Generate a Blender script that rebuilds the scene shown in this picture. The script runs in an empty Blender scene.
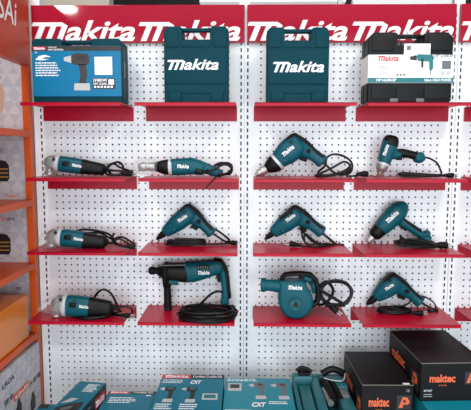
import bpy, bmesh, math, random
from mathutils import Vector, Matrix
random.seed(7)
S = bpy.context.scene
COL = S.collection
PI = math.pi

# ------------------------------------------------------------------ camera
F, PITCH, YAW, ROLL, CX, CD, CZ = 515.97, .1027, -.0209, .0022, .0131, 2.0012, 1.45
def G(x, y, f):
    c, s = math.cos(ROLL), math.sin(ROLL); x, y = c*x+s*y, -s*x+c*y
    v = (x, f, -y)
    c, s = math.cos(PITCH), math.sin(PITCH); v = (v[0], c*v[1]+s*v[2], -s*v[1]+c*v[2])
    c, s = math.cos(YAW), math.sin(YAW); v = (c*v[0]+s*v[1], -s*v[0]+c*v[1], v[2])
    return Vector(v)
CAM = Vector((CX, -CD, CZ))
cam = bpy.data.objects.new('camera', bpy.data.cameras.new('camera')); COL.objects.link(cam)
cam.data.sensor_width = 36; cam.data.lens = F/471*36; cam.data.clip_start = .05
R_, D_, W_ = G(1, 0, 0), G(0, 1, 0), G(0, 0, 1)
cam.matrix_world = Matrix(((R_.x, -D_.x, -W_.x, CX), (R_.y, -D_.y, -W_.y, -CD), (R_.z, -D_.z, -W_.z, CZ), (0, 0, 0, 1)))
S.camera = cam
def ray(px, py): return G(px-235.5, py-205, F)
def at(px, py, Y): d = ray(px, py); return CAM + d*((Y+CD)/d.y)
def atz(px, py, Z): d = ray(px, py); return CAM + d*((Z-CZ)/d.z)
def atx(px, py, X): d = ray(px, py); return CAM + d*((X-CX)/d.x)

# ------------------------------------------------------------------ world, light, exposure
w = bpy.data.worlds.new('world'); S.world = w; w.use_nodes = True
w.node_tree.nodes['Background'].inputs[0].default_value = (.86, .93, 1, 1)
w.node_tree.nodes['Background'].inputs[1].default_value = .75
S.view_settings.view_transform = 'Standard'; S.view_settings.look = 'None'
S.view_settings.gamma = 1; S.view_settings.use_curve_mapping = False
S.view_settings.exposure = 0.36
def area(name, loc, sx, sy, power, col=(1, .98, .95), target=None):
    l = bpy.data.lights.new(name, 'AREA'); l.shape = 'RECTANGLE'; l.size = sx; l.size_y = sy; l.energy = power; l.color = col
    o = bpy.data.objects.new(name, l); COL.objects.link(o); o.location = loc
    if target is not None:
        o.rotation_euler = (Vector(target)-Vector(loc)).to_track_quat('-Z', 'Y').to_euler()
    return o
area('ceiling_light_panel', (-.9, -1.5, 2.93), .35, 1.4, 17)
area('ceiling_light_panel', (.9, -1.5, 2.93), .35, 1.4, 17)
area('ceiling_light_panel', (0, -2.9, 2.93), 2.2, .5, 34)
area('shop_window_daylight', (.3, -4.9, 1.15), 4.4, 2.0, 92, (.86, .94, 1), (0, 0, .95))

# ------------------------------------------------------------------ materials
MATS = {}
def mat(name, col, rough=.5, metal=0, emit=0, coat=0, alpha=1, bump=0, bscale=60, spec=.5, var=0):
    if name in MATS: return MATS[name]
    m = bpy.data.materials.new(name); m.use_nodes = True; nt = m.node_tree
    b = nt.nodes['Principled BSDF']; c = tuple(col)+(1,)
    b.inputs['Base Color'].default_value = c
    b.inputs['Roughness'].default_value = rough; b.inputs['Metallic'].default_value = metal
    b.inputs['Coat Weight'].default_value = coat; b.inputs['Coat Roughness'].default_value = .08
    b.inputs['Specular IOR Level'].default_value = spec
    if emit: b.inputs['Emission Color'].default_value = c; b.inputs['Emission Strength'].default_value = emit
    if alpha < 1: b.inputs['Alpha'].default_value = alpha
    if bump or var:
        tc = nt.nodes.new('ShaderNodeTexCoord'); n = nt.nodes.new('ShaderNodeTexNoise'); n.inputs['Scale'].default_value = bscale
        nt.links.new(tc.outputs['Object'], n.inputs['Vector'])
        if bump:
            bp = nt.nodes.new('ShaderNodeBump'); bp.inputs['Strength'].default_value = bump; bp.inputs['Distance'].default_value = .001
            nt.links.new(n.outputs['Fac'], bp.inputs['Height']); nt.links.new(bp.outputs['Normal'], b.inputs['Normal'])
        if var:
            mx = nt.nodes.new('ShaderNodeMix'); mx.data_type = 'RGBA'
            mx.inputs[6].default_value = tuple(x*(1-var) for x in col)+(1,); mx.inputs[7].default_value = tuple(min(1, x*(1+var)) for x in col)+(1,)
            nt.links.new(n.outputs['Fac'], mx.inputs[0]); nt.links.new(mx.outputs[2], b.inputs['Base Color'])
    MATS[name] = m; return m
def checker_mat(name, a, b2, scale):
    m = mat(name, a, .55); nt = m.node_tree
    tc = nt.nodes.new('ShaderNodeTexCoord'); mp = nt.nodes.new('ShaderNodeMapping'); ck = nt.nodes.new('ShaderNodeTexChecker')
    mp.inputs['Rotation'].default_value = (.785, .0, .785)
    nt.links.new(tc.outputs['Object'], mp.inputs[0]); nt.links.new(mp.outputs[0], ck.inputs[0])
    ck.inputs['Color1'].default_value = tuple(a)+(1,); ck.inputs['Color2'].default_value = tuple(b2)+(1,); ck.inputs['Scale'].default_value = scale
    nt.links.new(ck.outputs[0], nt.nodes['Principled BSDF'].inputs['Base Color']); return m
M = dict(
    board=mat('board_white', (.84, .87, .90), .32, spec=.5, coat=.2),
    hole=mat('hole_shade', (.075, .08, .085), .8),  # shade seen through the peg holes, put into the colour
    post=mat('upright_grey', (.50, .53, .55), .35, .2),
    slot=mat('slot_black', (.03, .03, .035), .8),
    red=mat('shelf_red', (.41, .001, .021), .33, spec=.22),
    header=mat('header_red', (.36, .003, .024), .05, spec=.4),
    white=mat('print_white', (.85, .86, .87), .5),
    teal=mat('tool_teal', (.0, .076, .105), .40, bump=.15, bscale=900, spec=.22),
    caset=mat('case_teal', (.0, .040, .056), .5, bump=.25, bscale=700, spec=.10),
    black=mat('tool_black', (.003, .0034, .0038), .45, spec=.2, bump=.2, bscale=900),
    rubber=mat('rubber_black', (.003, .003, .0035), .6, spec=.2),
    cable=mat('cable_black', (.003, .003, .0035), .42, spec=.28),
    steel=mat('brushed_steel', (.42, .42, .41), .42, .7),
    alu=mat('cast_aluminium', (.30, .30, .30), .42, .6),
    ring=mat('pale_ring', (.55, .60, .62), .4, .2),
    casek=mat('case_black', (.007, .008, .009), .48, bump=.25, bscale=700, spec=.18),
    blue=mat('carton_blue', (.0, .155, .31), .35, spec=.25),
    cteal=mat('carton_teal', (.0, .145, .22), .38, spec=.22),
    cteal2=mat('carton_teal_pale', (.004, .20, .27), .35, spec=.3),
    ink=mat('print_black', (.01, .01, .012), .45),
    inkred=mat('print_red', (.55, .01, .02), .45),
    inkgrey=mat('print_grey', (.12, .13, .14), .5),
    inkteal=mat('print_teal', (.0, .15, .17), .45),
    orange=mat('cabinet_orange', (.62, .085, .010), .4, spec=.35),
    orange2=mat('panel_orange', (.72, .20, .01), .35, coat=.3),
    sign=mat('sign_orange', (.50, .045, .012), .4),
    mk=mat('carton_black', (.006, .006, .007), .5, bump=.3, bscale=200, spec=.2),
    mko=mat('print_orange', (.72, .13, .05), .5),
    kraft=mat('carton_edge', (.22, .2, .17), .8),
    skin=mat('print_tan', (.5, .33, .24), .6),
    grey=mat('print_silver', (.45, .46, .47), .5),
    copper=mat('warm_metal', (.35, .12, .06), .3, .9),
)
M['inkgrey2'] = mat('print_charcoal', (.022, .022, .024), .5)
M['check'] = checker_mat('checker_print', (.56, .54, .56), (.45, .45, .49), 28)
def plastic_film():
    m = bpy.data.materials.new('clear_film'); m.use_nodes = True; nt = m.node_tree; nt.nodes.clear()
    o = nt.nodes.new('ShaderNodeOutputMaterial'); mx = nt.nodes.new('ShaderNodeMixShader')
    t = nt.nodes.new('ShaderNodeBsdfTransparent'); p = nt.nodes.new('ShaderNodeBsdfPrincipled')
    p.inputs['Base Color'].default_value = (.55, .56, .58, 1); p.inputs['Roughness'].default_value = .25
    n = nt.nodes.new('ShaderNodeTexNoise'); n.inputs['Scale'].default_value = 45; bp = nt.nodes.new('ShaderNodeBump'); bp.inputs['Strength'].default_value = .8; bp.inputs['Distance'].default_value = .006
    tc = nt.nodes.new('ShaderNodeTexCoord'); nt.links.new(tc.outputs['Object'], n.inputs['Vector'])
    nt.links.new(n.outputs['Fac'], bp.inputs['Height']); nt.links.new(bp.outputs[0], p.inputs['Normal'])
    mr = nt.nodes.new('ShaderNodeMapRange'); mr.inputs[1].default_value = .35; mr.inputs[2].default_value = .7; mr.inputs[3].default_value = .05; mr.inputs[4].default_value = .30
    nt.links.new(n.outputs['Fac'], mr.inputs[0]); nt.links.new(mr.outputs[0], mx.inputs[0])
    nt.links.new(t.outputs[0], mx.inputs[1]); nt.links.new(p.outputs[0], mx.inputs[2]); nt.links.new(mx.outputs[0], o.inputs[0]); return m
M['film'] = plastic_film()

# ------------------------------------------------------------------ object helpers
ORG = {}
def obj(name, bm, m, parent=None, smooth=False, origin=None):
    me = bpy.data.meshes.new(name)
    bmesh.ops.recalc_face_normals(bm, faces=bm.faces)
    org = ORG[parent.name] if parent is not None else (Vector(origin) if origin is not None else Vector((0, 0, 0)))
    bmesh.ops.translate(bm, verts=bm.verts, vec=-org)
    bm.to_mesh(me); bm.free()
    me.materials.append(M[m] if isinstance(m, str) else m)
    if smooth:
        for p in me.polygons: p.use_smooth = True
        try: me.set_sharp_from_angle(angle=math.radians(40))
        except Exception: pass
    o = bpy.data.objects.new(name, me); COL.objects.link(o)
    if parent is not None: o.parent = parent
    else: o.location = org
    ORG[o.name] = org
    return o
def tag(o, label, cat, group=None, kind=None):
    if label: o['label'] = label
    if cat: o['category'] = cat
    if group: o['group'] = group
    if kind: o['kind'] = kind
    return o
def thing(name, loc, label, cat, group=None):
    o = bpy.data.objects.new(name, None); o.empty_display_size = .05; COL.objects.link(o); o.location = loc
    ORG[o.name] = Vector(loc); return tag(o, label, cat, group)
def struct(name, bm, m): return tag(obj(name, bm, m), None, None, None, 'structure')

def box(bm, x0, x1, y0, y1, z0, z1, bev=0, mtx=None):
    b = bmesh.new(); bmesh.ops.create_cube(b, size=1)
    bmesh.ops.scale(b, vec=(abs(x1-x0), abs(y1-y0), abs(z1-z0)), verts=b.verts)
    bmesh.ops.translate(b, vec=((x0+x1)/2, (y0+y1)/2, (z0+z1)/2), verts=b.verts)
    if bev: bmesh.ops.bevel(b, geom=b.edges[:], offset=bev, segments=2, affect='EDGES', profile=.6)
    if mtx is not None: bmesh.ops.transform(b, matrix=mtx, verts=b.verts)
    join(bm, b); return bm
def join(bm, b):
    vs = [bm.verts.new(v.co) for v in b.verts]; b.verts.index_update()
    for f in b.faces:
        try: bm.faces.new([vs[v.index] for v in f.verts])
        except ValueError: pass
    b.free()
def nbox(*a, **k): bm = bmesh.new(); return box(bm, *a, **k)
def prism(bm, pts, y0, y1, bev=0, seg=2):
    """outline of (x, z) points, solid between depths y0 and y1"""
    b = bmesh.new(); fr = [b.verts.new((p[0], y0, p[1])) for p in pts]; bk = [b.verts.new((p[0], y1, p[1])) for p in pts]
    f1 = b.faces.new(fr); f2 = b.faces.new(bk[::-1]); n = len(pts); f1.normal_update(); f2.normal_update()
    for i in range(n): b.faces.new((fr[i], bk[i], bk[(i+1) % n], fr[(i+1) % n]))
    if bev: bmesh.ops.bevel(b, geom=[e for e in b.edges if abs(e.verts[0].co.y-e.verts[1].co.y) < 1e-6], offset=bev, segments=seg, affect='EDGES', profile=.5, clamp_overlap=True)
    b.normal_update()
    bmesh.ops.triangulate(b, faces=[f for f in b.faces if len(f.verts) > 4])
    join(bm, b); return bm
def rings(bm, rs, close=True):
    L = [[bm.verts.new(p) for p in r] for r in rs]; n = len(L[0])
    for a, c in zip(L[:-1], L[1:]):
        for i in range(n): bm.faces.new((a[i], a[(i+1) % n], c[(i+1) % n], c[i]))
    if close: bm.faces.new(L[0][::-1]); bm.faces.new(L[-1])
def catmull(P, k=6):
    out = []; n = len(P)
    for i in range(n-1):
        a, b, c, d = P[max(i-1, 0)], P[i], P[i+1], P[min(i+2, n-1)]
        for j in range(k):
            t = j/k; out.append(.5*((2*b)+(c-a)*t+(2*a-5*b+4*c-d)*t*t+(3*b-a-3*c+d)*t*t*t))
    out.append(P[-1]); return out
def tube(bm, P, r, k=6, n=8):
    P = catmull([Vector(p) for p in P], k); up = Vector((.13, .97, .2)).normalized(); rs = []
    for i, p in enumerate(P):
        t = (P[min(i+1, len(P)-1)]-P[max(i-1, 0)])
        if t.length < 1e-7: t = Vector((1, 0, 0))
        t.normalize(); a = up-t*up.dot(t)
        if a.length < .05: a = t.orthogonal()
        a.normalize(); up = a; b = t.cross(a)
        rr = r(i/(len(P)-1)) if callable(r) else r
        rs.append([p+(a*math.cos(q)+b*math.sin(q))*rr for q in [2*PI*j/n for j in range(n)]])
    rings(bm, rs); return bm
def loft(bm, st, Y, n=2.4, N=24, k=4, round_end=(.35, .35), pxs=True):
    """tapered superellipse body along stations (px, py, half width in px, half depth m[, depth offset])"""
    sc = (Y+CD)/F
    st = [(at(s[0], s[1], Y), s[2]*sc, s[3], (s[4] if len(s) > 4 else 0)) for s in st]
    V = [Vector((s[0].x, s[0].z, s[1], s[2], s[3])[:4]).to_4d() if False else s for s in st]
    # linear interpolation through the stations, smoothed by sub-steps
    Q = []
    for i in range(len(V)-1):
        a, b = V[i], V[i+1]
        for j in range(k):
            t = j/k; Q.append((a[0].lerp(b[0], t), a[1]+(b[1]-a[1])*t, a[2]+(b[2]-a[2])*t, a[3]+(b[3]-a[3])*t))
    Q.append(V[-1])
    rs = []
    def ring(c, tx, tz, a, b, off):
        nx, nz = -tz, tx; r = []
        for j in range(N):
            q = 2*PI*j/N; cu, su = math.cos(q), math.sin(q)
            u = math.copysign(abs(cu)**(2/n), cu)*a; v = math.copysign(abs(su)**(2/n), su)*b
            r.append(Vector((c.x+nx*u, Y+off+v, c.z+nz*u)))
        return r
    for i, (c, a, b, off) in enumerate(Q):
        p0, p1 = Q[max(i-1, 0)][0], Q[min(i+1, len(Q)-1)][0]; t = p1-p0; L = math.hypot(t.x, t.z) or 1; tx, tz = t.x/L, t.z/L
        if i == 0 and round_end[0]:
            e = min(a, b)*round_end[0]
            for s_, o_ in ((.55, 1), (.85, .6)): rs.append(ring(Vector((c.x-tx*e*o_, 0, c.z-tz*e*o_)), tx, tz, a*s_, b*s_, off))
        rs.append(ring(c, tx, tz, a, b, off))
        if i == len(Q)-1 and round_end[1]:
            e = min(a, b)*round_end[1]
            for s_, o_ in ((.85, .6), (.55, 1)): rs.append(ring(Vector((c.x+tx*e*o_, 0, c.z+tz*e*o_)), tx, tz, a*s_, b*s_, off))
    rings(bm, rs); return bm
def disc_y(bm, c, r0, r1, y0, y1, N=24):
    rs = [[Vector((c.x+r*math.cos(2*PI*j/N), y, c.z+r*math.sin(2*PI*j/N))) for j in range(N)] for r, y in ((r0, y0), (r1, y1))]
    rings(bm, rs); return bm

# a flat printed surface: origin, two in-plane axes, lettering and prints laid on it
class Face:
    def __init__(s, O, U, V, N=None):
        s.O = Vector(O); s.U = Vector(U).normalized(); s.V = Vector(V).normalized()
        s.N = Vector(N) if N is not None else s.U.cross(s.V).normalized()
    def P(s, x, y, h=0): return s.O+s.U*x+s.V*y+s.N*h
    def poly(s, bm, pts, h=.0006):
        n = len(pts); a = [bm.verts.new(s.P(p[0], p[1], h)) for p in pts]; b = [bm.verts.new(s.P(p[0], p[1], -.0002)) for p in pts]
        f = bm.faces.new(a); g = bm.faces.new(b[::-1])
        for i in range(n): bm.faces.new((a[i], b[i], b[(i+1) % n], a[(i+1) % n]))
        f.normal_update(); g.normal_update()
        if n > 4: bmesh.ops.triangulate(bm, faces=[f, g])
        return bm
    def rect(s, bm, x0, y0, x1, y1, h=.0006): return s.poly(bm, [(x0, y0), (x1, y0), (x1, y1), (x0, y1)], h)
    def stroke(s, bm, pts, w, h=.0009, shear=0):
        for (a, b) in zip(pts[:-1], pts[1:]):
            a = Vector(a); b = Vector(b); d = (b-a).normalized(); n = Vector((-d.y, d.x))*w/2; e = d*w*.3
            s.poly(bm, [tuple(q) for q in (a-e-n, b+e-n, b+e+n, a-e+n)], h)
    def text(s, bm, txt, x, y, w, h, off=.0009, shear=0, bold=.0, rot=0):
        cu = bpy.data.curves.new('t', 'FONT'); cu.body = txt; cu.shear = shear; cu.offset = bold; cu.resolution_u = 3
        o = bpy.data.objects.new('t', cu); COL.objects.link(o); bpy.context.view_layer.update()
        me = bpy.data.meshes.new_from_object(o.evaluated_get(bpy.context.evaluated_depsgraph_get()))
        if len(me.vertices):
            xs = [v.co.x for v in me.vertices]; ys = [v.co.y for v in me.vertices]
            mx, my = min(xs), min(ys); kx = w/((max(xs)-mx) or 1); ky = h/((max(ys)-my) or 1); c, q = math.cos(rot), math.sin(rot)
            vs = []
            for v in me.vertices:
                a, b = (v.co.x-mx)*kx, (v.co.y-my)*ky; vs.append(bm.verts.new(s.P(x+a*c-b*q, y+a*q+b*c, off)))
            for p in me.polygons:
                try: bm.faces.new([vs[i] for i in p.vertices])
                except ValueError: pass
        bpy.data.objects.remove(o); bpy.data.curves.remove(cu); bpy.data.meshes.remove(me)
    def logo(s, bm, x, y, w, h, off=.0010, rot=0, wt=.25):
        """the slanted word mark: a first letter with a long bar over it, then rounded letters"""
        c, q = math.cos(rot), math.sin(rot); H = 1.62; sh = .32; X1 = 5.35
        Mp = [(-.75, 1.42), (.62, 1.42), (.70, 1.12), (.98, 1.42), (1.30, 1.42), (1.30, 0), (1.0, 0), (1.0, .98), (.72, .70), (.66, .70), (.62, 1.0), (.62, 0), (.32, 0), (.32, 1.16), (.05, 1.16), (.05, 0), (-.27, 0), (-.27, 1.16), (-.75, 1.16)]
        Mp = [(-.75, 1.42), (.95, 1.42), (1.35, 1.16), (1.35, 0), (1.02, 0), (1.02, 1.12), (.70, 1.12), (.70, 0), (.38, 0), (.38, 1.12), (.06, 1.12), (.06, 0), (-.28, 0), (-.28, 1.14), (-.75, 1.14)]
        x0 = -.75+1.14*sh; kx = w/(X1+.35-x0); ky = h/H
        tr = lambda u, v: (x+((u+v*sh-x0)*kx)*c-(v*ky)*q, y+((u+v*sh-x0)*kx)*q+(v*ky)*c)
        s.poly(bm, [tr(*p) for p in Mp][::-1], off)
        px, py = tr(1.55-.0, 0)
        s.text(bm, 'akita', px, py, (X1+.25-1.55)*kx, 1.56*ky, off, shear=.30, bold=.022, rot=rot)
        s.poly(bm, [tr(*p) for p in ((5.0, 0), (5.45, 0), (5.5, .22), (5.0, .22))], off-.0002)
def lines(f, bm, x, y, w, n, dy, th):
    """rows of fine print"""
    for i in range(n): 
        ww = w*random.uniform(.7, 1); xx = x
        while xx < x+ww: 
            k = random.uniform(.05, .16)*w; f.rect(bm, xx, y-i*dy-th, min(xx+k, x+ww), y-i*dy); xx += k+w*.025

# ------------------------------------------------------------------ the room
FZ = 0.0
bm = bmesh.new(); box(bm, -3, 3, -5, 2.2, -.05, FZ); struct('floor', bm, mat('floor_tile', (.34, .33, .32), .25, coat=.2, var=.15, bscale=3))
bm = bmesh.new(); box(bm, -3, 3, -5, 2.2, 3.0, 3.05); struct('ceiling', bm, mat('ceiling_white', (.42, .42, .41), .7))
bm = bmesh.new(); box(bm, -3, 3, 1.9, 2.0, FZ, 3.0); struct('wall_back', bm, mat('wall_dark', (.02, .02, .022), .6))
bm = bmesh.new(); box(bm, -3, -2.9, -5, 1.9, FZ, 3.0); struct('wall_left', bm, mat('wall_beige', (.6, .53, .45), .7))
bm = bmesh.new(); a = at(20, 0, .5); b = at(109, 0, .5); box(bm, a.x, b.x, .5, .58, FZ, 3.0); struct('wall_partition', bm, 'wall_beige' if False else MATS['wall_beige'])
def lamp(px, py, z=2.985):
    # downlight standing where the mirror image in the glossy header shows it
    d = ray(px, py); t0 = (CD)/d.y; p = CAM+d*t0; d2 = Vector((d.x, -d.y, d.z)); q = p+d2*((z-p.z)/d2.z); return q
q = lamp(65, 9)
for nm, c, lab in (('ceiling_downlight', q, 'round white downlight in the ceiling ahead of the left header'),):
    o = thing(nm, (c.x, c.y, 3.0), lab, 'ceiling light')
    def dz(r0, r1, z0, z1): bm = bmesh.new(); rings(bm, [[Vector((c.x+r*math.cos(2*PI*j/28), c.y+r*math.sin(2*PI*j/28), z)) for j in range(28)] for r, z in ((r0, z0), (r1, z1))]); return bm
    obj('trim_ring', dz(.15, .15, 2.985, 3.0), mat('lamp_trim', (.8, .8, .8), .4), o)
    obj('diffuser', dz(.125, .125, 2.975, 2.99), mat('lamp_glow', (1, .98, .95), .5, emit=110), o)
# far shop fittings and a painted streak of reflections seen over the header boards
a, b = at(200, 3, 1.0), at(345, 3, 1.0)
o = tag(obj('glow_strip', nbox(a.x, b.x, .97, 1.03, a.z-.004, a.z+.014), mat('reflection_glow', (.75, .75, .78), .5, emit=.5, var=.6, bscale=9)), 'long pale light batten behind the top edge of the red headers', 'light')  # emission imitates a sparkling streak of reflections; no lamp hangs there
a, b = at(352, 4, .6), at(463, 4, .6)
o = tag(obj('white_rack_beam', nbox(a.x, b.x, .58, .62, a.z-.012, a.z+.02, .002), mat('beam_white_glow', (.8, .8, .8), .4, emit=.15)), 'white horizontal rack beam above the right header board', 'rack beam')  # faint emission painted in to lift the white; the beam is no lamp
a = at(340, 3, .7)
tag(obj('rack_post', nbox(a.x-.012, a.x+.012, .69, .71, FZ, 2.95, .001), 'post'), 'thin grey upright pole behind the right header', 'pole')

# ------------------------------------------------------------------ pegboard bays
PITCHH, R = .025, .0037
ZB = .30
def pegboard(x0, x1, lab, zt=1.93):
    me = bpy.data.meshes.new('pegboard'); V = []; Fc = []; nx = int(round((x1-x0-.05)/PITCHH)); n = 8
    off = (x1-x0-nx*PITCHH)/2; z1 = zt; nz = int((zt-ZB)/PITCHH)
    xs = x0+off; zs = 1.45-.3559+.008-PITCHH/2; k0 = int((zs-ZB)/PITCHH); zs -= k0*PITCHH; nz = int((zt-zs)/PITCHH)
    for i in range(nx):
        for j in range(nz):
            cx, cz = xs+(i+.5)*PITCHH, zs+(j+.5)*PITCHH; h = PITCHH/2; b = len(V)
            sq = [(h, 0), (h, h), (0, h), (-h, h), (-h, 0), (-h, -h), (0, -h), (h, -h)]
            for q in range(n): V.append((cx+sq[q][0], 0, cz+sq[q][1]))
            for q in range(n): V.append((cx+R*math.cos(q*PI/4), 0, cz+R*math.sin(q*PI/4)))
            for q in range(n): V.append((cx+R*math.cos(q*PI/4), .004, cz+R*math.sin(q*PI/4)))
            for q in range(n):
                r = (q+1) % n; Fc.append((b+q, b+n+q, b+n+r, b+r)); Fc.append((b+n+q, b+2*n+q, b+2*n+r, b+n+r))
    def quad(a, b, c, d): k = len(V); V.extend([(a, 0, c), (b, 0, c), (b, 0, d), (a, 0, d)]); Fc.append((k, k+3, k+2, k+1))
    xe = xs+nx*PITCHH; ze = zs+nz*PITCHH
    quad(x0, xs, ZB, zt); quad(xe, x1, ZB, zt); quad(xs, xe, ZB, zs); quad(xs, xe, ze, zt)
    for (xx) in (x0, x1):
        k = len(V); V.extend([(xx, 0, ZB), (xx, .018, ZB), (xx, .018, zt), (xx, 0, zt)]); Fc.append((k, k+1, k+2, k+3))
    V = [(v[0]-x0, v[1], v[2]-ZB) for v in V]
    me.from_pydata(V, [], Fc); me.materials.append(M['board'])
    root = thing('pegboard_panel', (x0, 0, ZB), lab, 'pegboard', 'white pegboard bays of the display wall')
    o = bpy.data.objects.new('perforated_sheet', me); COL.objects.link(o); o.parent = root
    obj('hole_shade_sheet', nbox(x0, x1, .018, .022, ZB, zt), 'hole', root)  # dark sheet added behind the holes, coloured as the shade inside them
    return root
SEAM = [-.80, .0, .80, 1.6]
sx = at(243.8, 250, 0).x
SEAM = [sx-.80, sx, sx+.80, sx+1.6]
pw = .019
pegboard(SEAM[0]+.006+pw, SEAM[1]-pw, 'white pegboard panel of the left bay, behind the angle grinders')
pegboard(SEAM[1]+pw, SEAM[2]-pw, 'white pegboard panel of the middle bay, behind the blower and heat guns')
pegboard(SEAM[2]+pw, SEAM[3]-pw, 'white pegboard panel cut by the right edge of the picture')
def upright(x0, x1, cols, lab):
    o = thing('upright_post', ((x0+x1)/2, 0, FZ), lab, 'upright post', 'slotted upright posts of the display wall')
    bm = bmesh.new(); box(bm, x0, x1, -.002, .03, FZ, 2.03, .0008); obj('channel', bm, 'post' if False else 'board', o)
    bm = bmesh.new(); z = ZB
    while z < 1.95:
        for c in cols:
            for dx in ((-.0022, .0022) if c < 0 or len(cols) == 1 else (-.0012, .0012)):
                pass
            box(bm, o.location.x+c-.0028, o.location.x+c+.0028, -.0028, .001, z, z+.0145)
        z += PITCHH
    s = obj('slot_row', bm, 'slot', o); s['kind'] = 'stuff'
    if len(cols) > 1: obj('centre_seam', nbox(o.location.x-.0014, o.location.x+.0014, -.003, .001, FZ+.01, 2.0), 'post', o)
upright(SEAM[0]-.012, SEAM[0]+.006+pw, (.009,), 'slotted white upright beside the orange cabinet')
upright(SEAM[1]-pw, SEAM[1]+pw, (-.0125, .0125), 'double slotted upright in the middle of the display')
upright(SEAM[2]-pw, SEAM[2]+pw, (-.0125, .0125), 'double slotted upright right of the black drill case')
# base deck
ZD = .42
o = thing('base_deck', (0, -.2, 0), 'grey base deck carrying the cartons under the pegboard', 'base deck')
obj('plinth', nbox(SEAM[0], SEAM[3], -.43, -.02, .0, .40), 'post', o)
obj('deck_board', nbox(SEAM[0], SEAM[3], -.46, -.003, .40, ZD, .002), mat('deck_grey', (.4, .41, .42), .5), o)

# header boards with the word mark
def header(px0, px1, logos, lab, dx=0):
    zt, zb = at(240, 4.5, -.02).z, at(240, 42.5, -.02).z
    a, b = at(px0, 22, -.02).x, at(px1, 22, -.02).x
    o = thing('header_board', ((a+b)/2, -.01, zb), lab, 'header board', 'red header boards above the pegboard')
    bm = bmesh.new(); box(bm, a, b, -.02, -.004, zb, zt, .001); obj('sign_panel', bm, 'header', o)
    f = Face((0, -.02, 0), (1, 0, 0), (0, 0, 1), (0, -1, 0)); bm = bmesh.new()
    for (l0, l1) in logos:
        p, q2 = at(l0, 41, -.02), at(l1, 41, -.02); r = at(l0, 19.5, -.02)
        f.logo(bm, p.x, zb+.006, q2.x-p.x, (r.z-p.z), wt=.24)
    obj('lettering', bm, 'white', o)
header(31.3, 244.6, [(32, 137), (139, 242)], 'red header board over the left bay with two white word marks')
header(247.2, 456.5, [(247.5, 349), (352, 455)], 'red header board over the middle bay above both black and teal cases')
header(461, 560, [(461, 556)], 'red header board cut by the right edge of the picture')

# ------------------------------------------------------------------ red shelves
ZS = [CZ+.1690, CZ-.0925, CZ-.3555, CZ-.6095]
BL = [at(44, 118, 0).x, at(146.3, 118, 0).x, at(253.8, 118, 0).x, at(355.5, 118, 0).x, at(463.5, 118, 0).x]
SW, SDp = .349, .2088
ROWN = ['top', 'second', 'third', 'bottom']
what = [['under the blue boxed drill case', 'under the narrower left teal case', 'under the right teal case', 'under the black drill case with white sleeve'],
        ['carrying the uppermost angle grinder', 'carrying the drill that lies flat in film', 'carrying the drill with silver chuck ring', 'carrying the black capped heat gun'],
        ['carrying the middle angle grinder', 'carrying the drill beside the middle upright, above the rotary hammer', 'carrying the drill above the blower', 'carrying the large teal heat gun'],
        ['carrying the lowest angle grinder', 'carrying the rotary hammer', 'carrying the round teal blower', 'carrying the drill above the black cartons']]
for r in range(4):
    for c in range(5):
        x0 = BL[c]+[.000, .008, .003, -.003][r]*(1 if c < 2 else 0); x1 = x0+SW; z = ZS[r]
        lab = ('red metal shelf ' + what[r][c]) if c < 4 else 'red metal shelf cut by the right picture edge, %s of four' % ROWN[r]
        o = thing('display_shelf', ((x0+x1)/2, 0, z-.053), lab, 'shelf', 'red display shelves on the pegboard')
        bm = bmesh.new()
        box(bm, x0, x1, -SDp, -.003, z-.003, z); box(bm, x0, x1, -SDp, -SDp+.002, z-.012, z, .0006)
        obj('shelf_plate', bm, 'red', o)
        bm = bmesh.new(); box(bm, x0, x1, -.0065, -.0035, z-.053, z, .0006)
        xx = x0+.012
        while xx < x1-.006:
            box(bm, xx-.0022, xx+.0022, -.006, -.002, z-.001, z+.0065); xx += PITCHH
        obj('back_plate', bm, 'red', o)

# ------------------------------------------------------------------ cord helpers
def clampz(p, z): return Vector((p.x, p.y, max(p.z, z)))
def coil_flat(px, py, z, rx, ry, turns, start=0, jit=.006, rise=.0035):
    """loops of cable lying on a shelf, centre given where it lies"""
    c = atz(px, py, z); out = []; n = int(turns*10); s = (c.y+CD)/F; rnd = random.Random(int(px*7+py))
    for i in range(n+1):
        q = start+i/10*2*PI; k = 1+.10*math.sin(i*.37)+rnd.uniform(-jit, jit)*4
        out.append(Vector((c.x+rx*s*math.cos(q)*k+rnd.uniform(-jit, jit), c.y+ry*math.sin(q)*k+rnd.uniform(-jit, jit), z+.0038+rise*(i/10)+.002*math.sin(i*1.7)**2)))
    return out
def coil_up(px, py, Y, rx, ry, turns, start=0, dy=.006, jit=.8):
    out = []; rnd = random.Random(int(px*5+py)); n = int(turns*10)
    for i in range(n+1):
        q = start+i/10*2*PI; k = 1+rnd.uniform(-.05, .05)
        out.append(at(px+rx*math.cos(q)*k+rnd.uniform(-jit, jit)*.5, py-ry*math.sin(q)*k, Y+dy*math.sin(i*.9)+.0025*i/10-.01))
    return out
def cord(root, P, zmin, r=.0043, name='power_cord'):
    P = [clampz(p, zmin+r+.0005) for p in P]
    bm = bmesh.new(); tube(bm, P, r, 5, 8); return obj(name, bm, 'cable', root, True)
def plug(parent, p, d, zmin, s=1.0):
    d = Vector(d).normalized(); p = clampz(p, zmin+.009*s)
    bm = bmesh.new(); tube(bm, [p-d*.022*s, p-d*.008*s, p, p+d*.014*s, p+d*.016*s], lambda t: .0045*s+.0045*s*min(1, t*2.4), 3, 10)
    o = obj('plug', bm, 'rubber', parent, True)
    sd = d.orthogonal().normalized(); bm = bmesh.new()
    for k in (-1, 1):
        q = p+d*.016*s+sd*.0045*k; tube(bm, [q, q+d*.009, q+d*.017], .0019, 2, 6)
    obj('plug_pins', bm, 'steel', parent, True)

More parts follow.
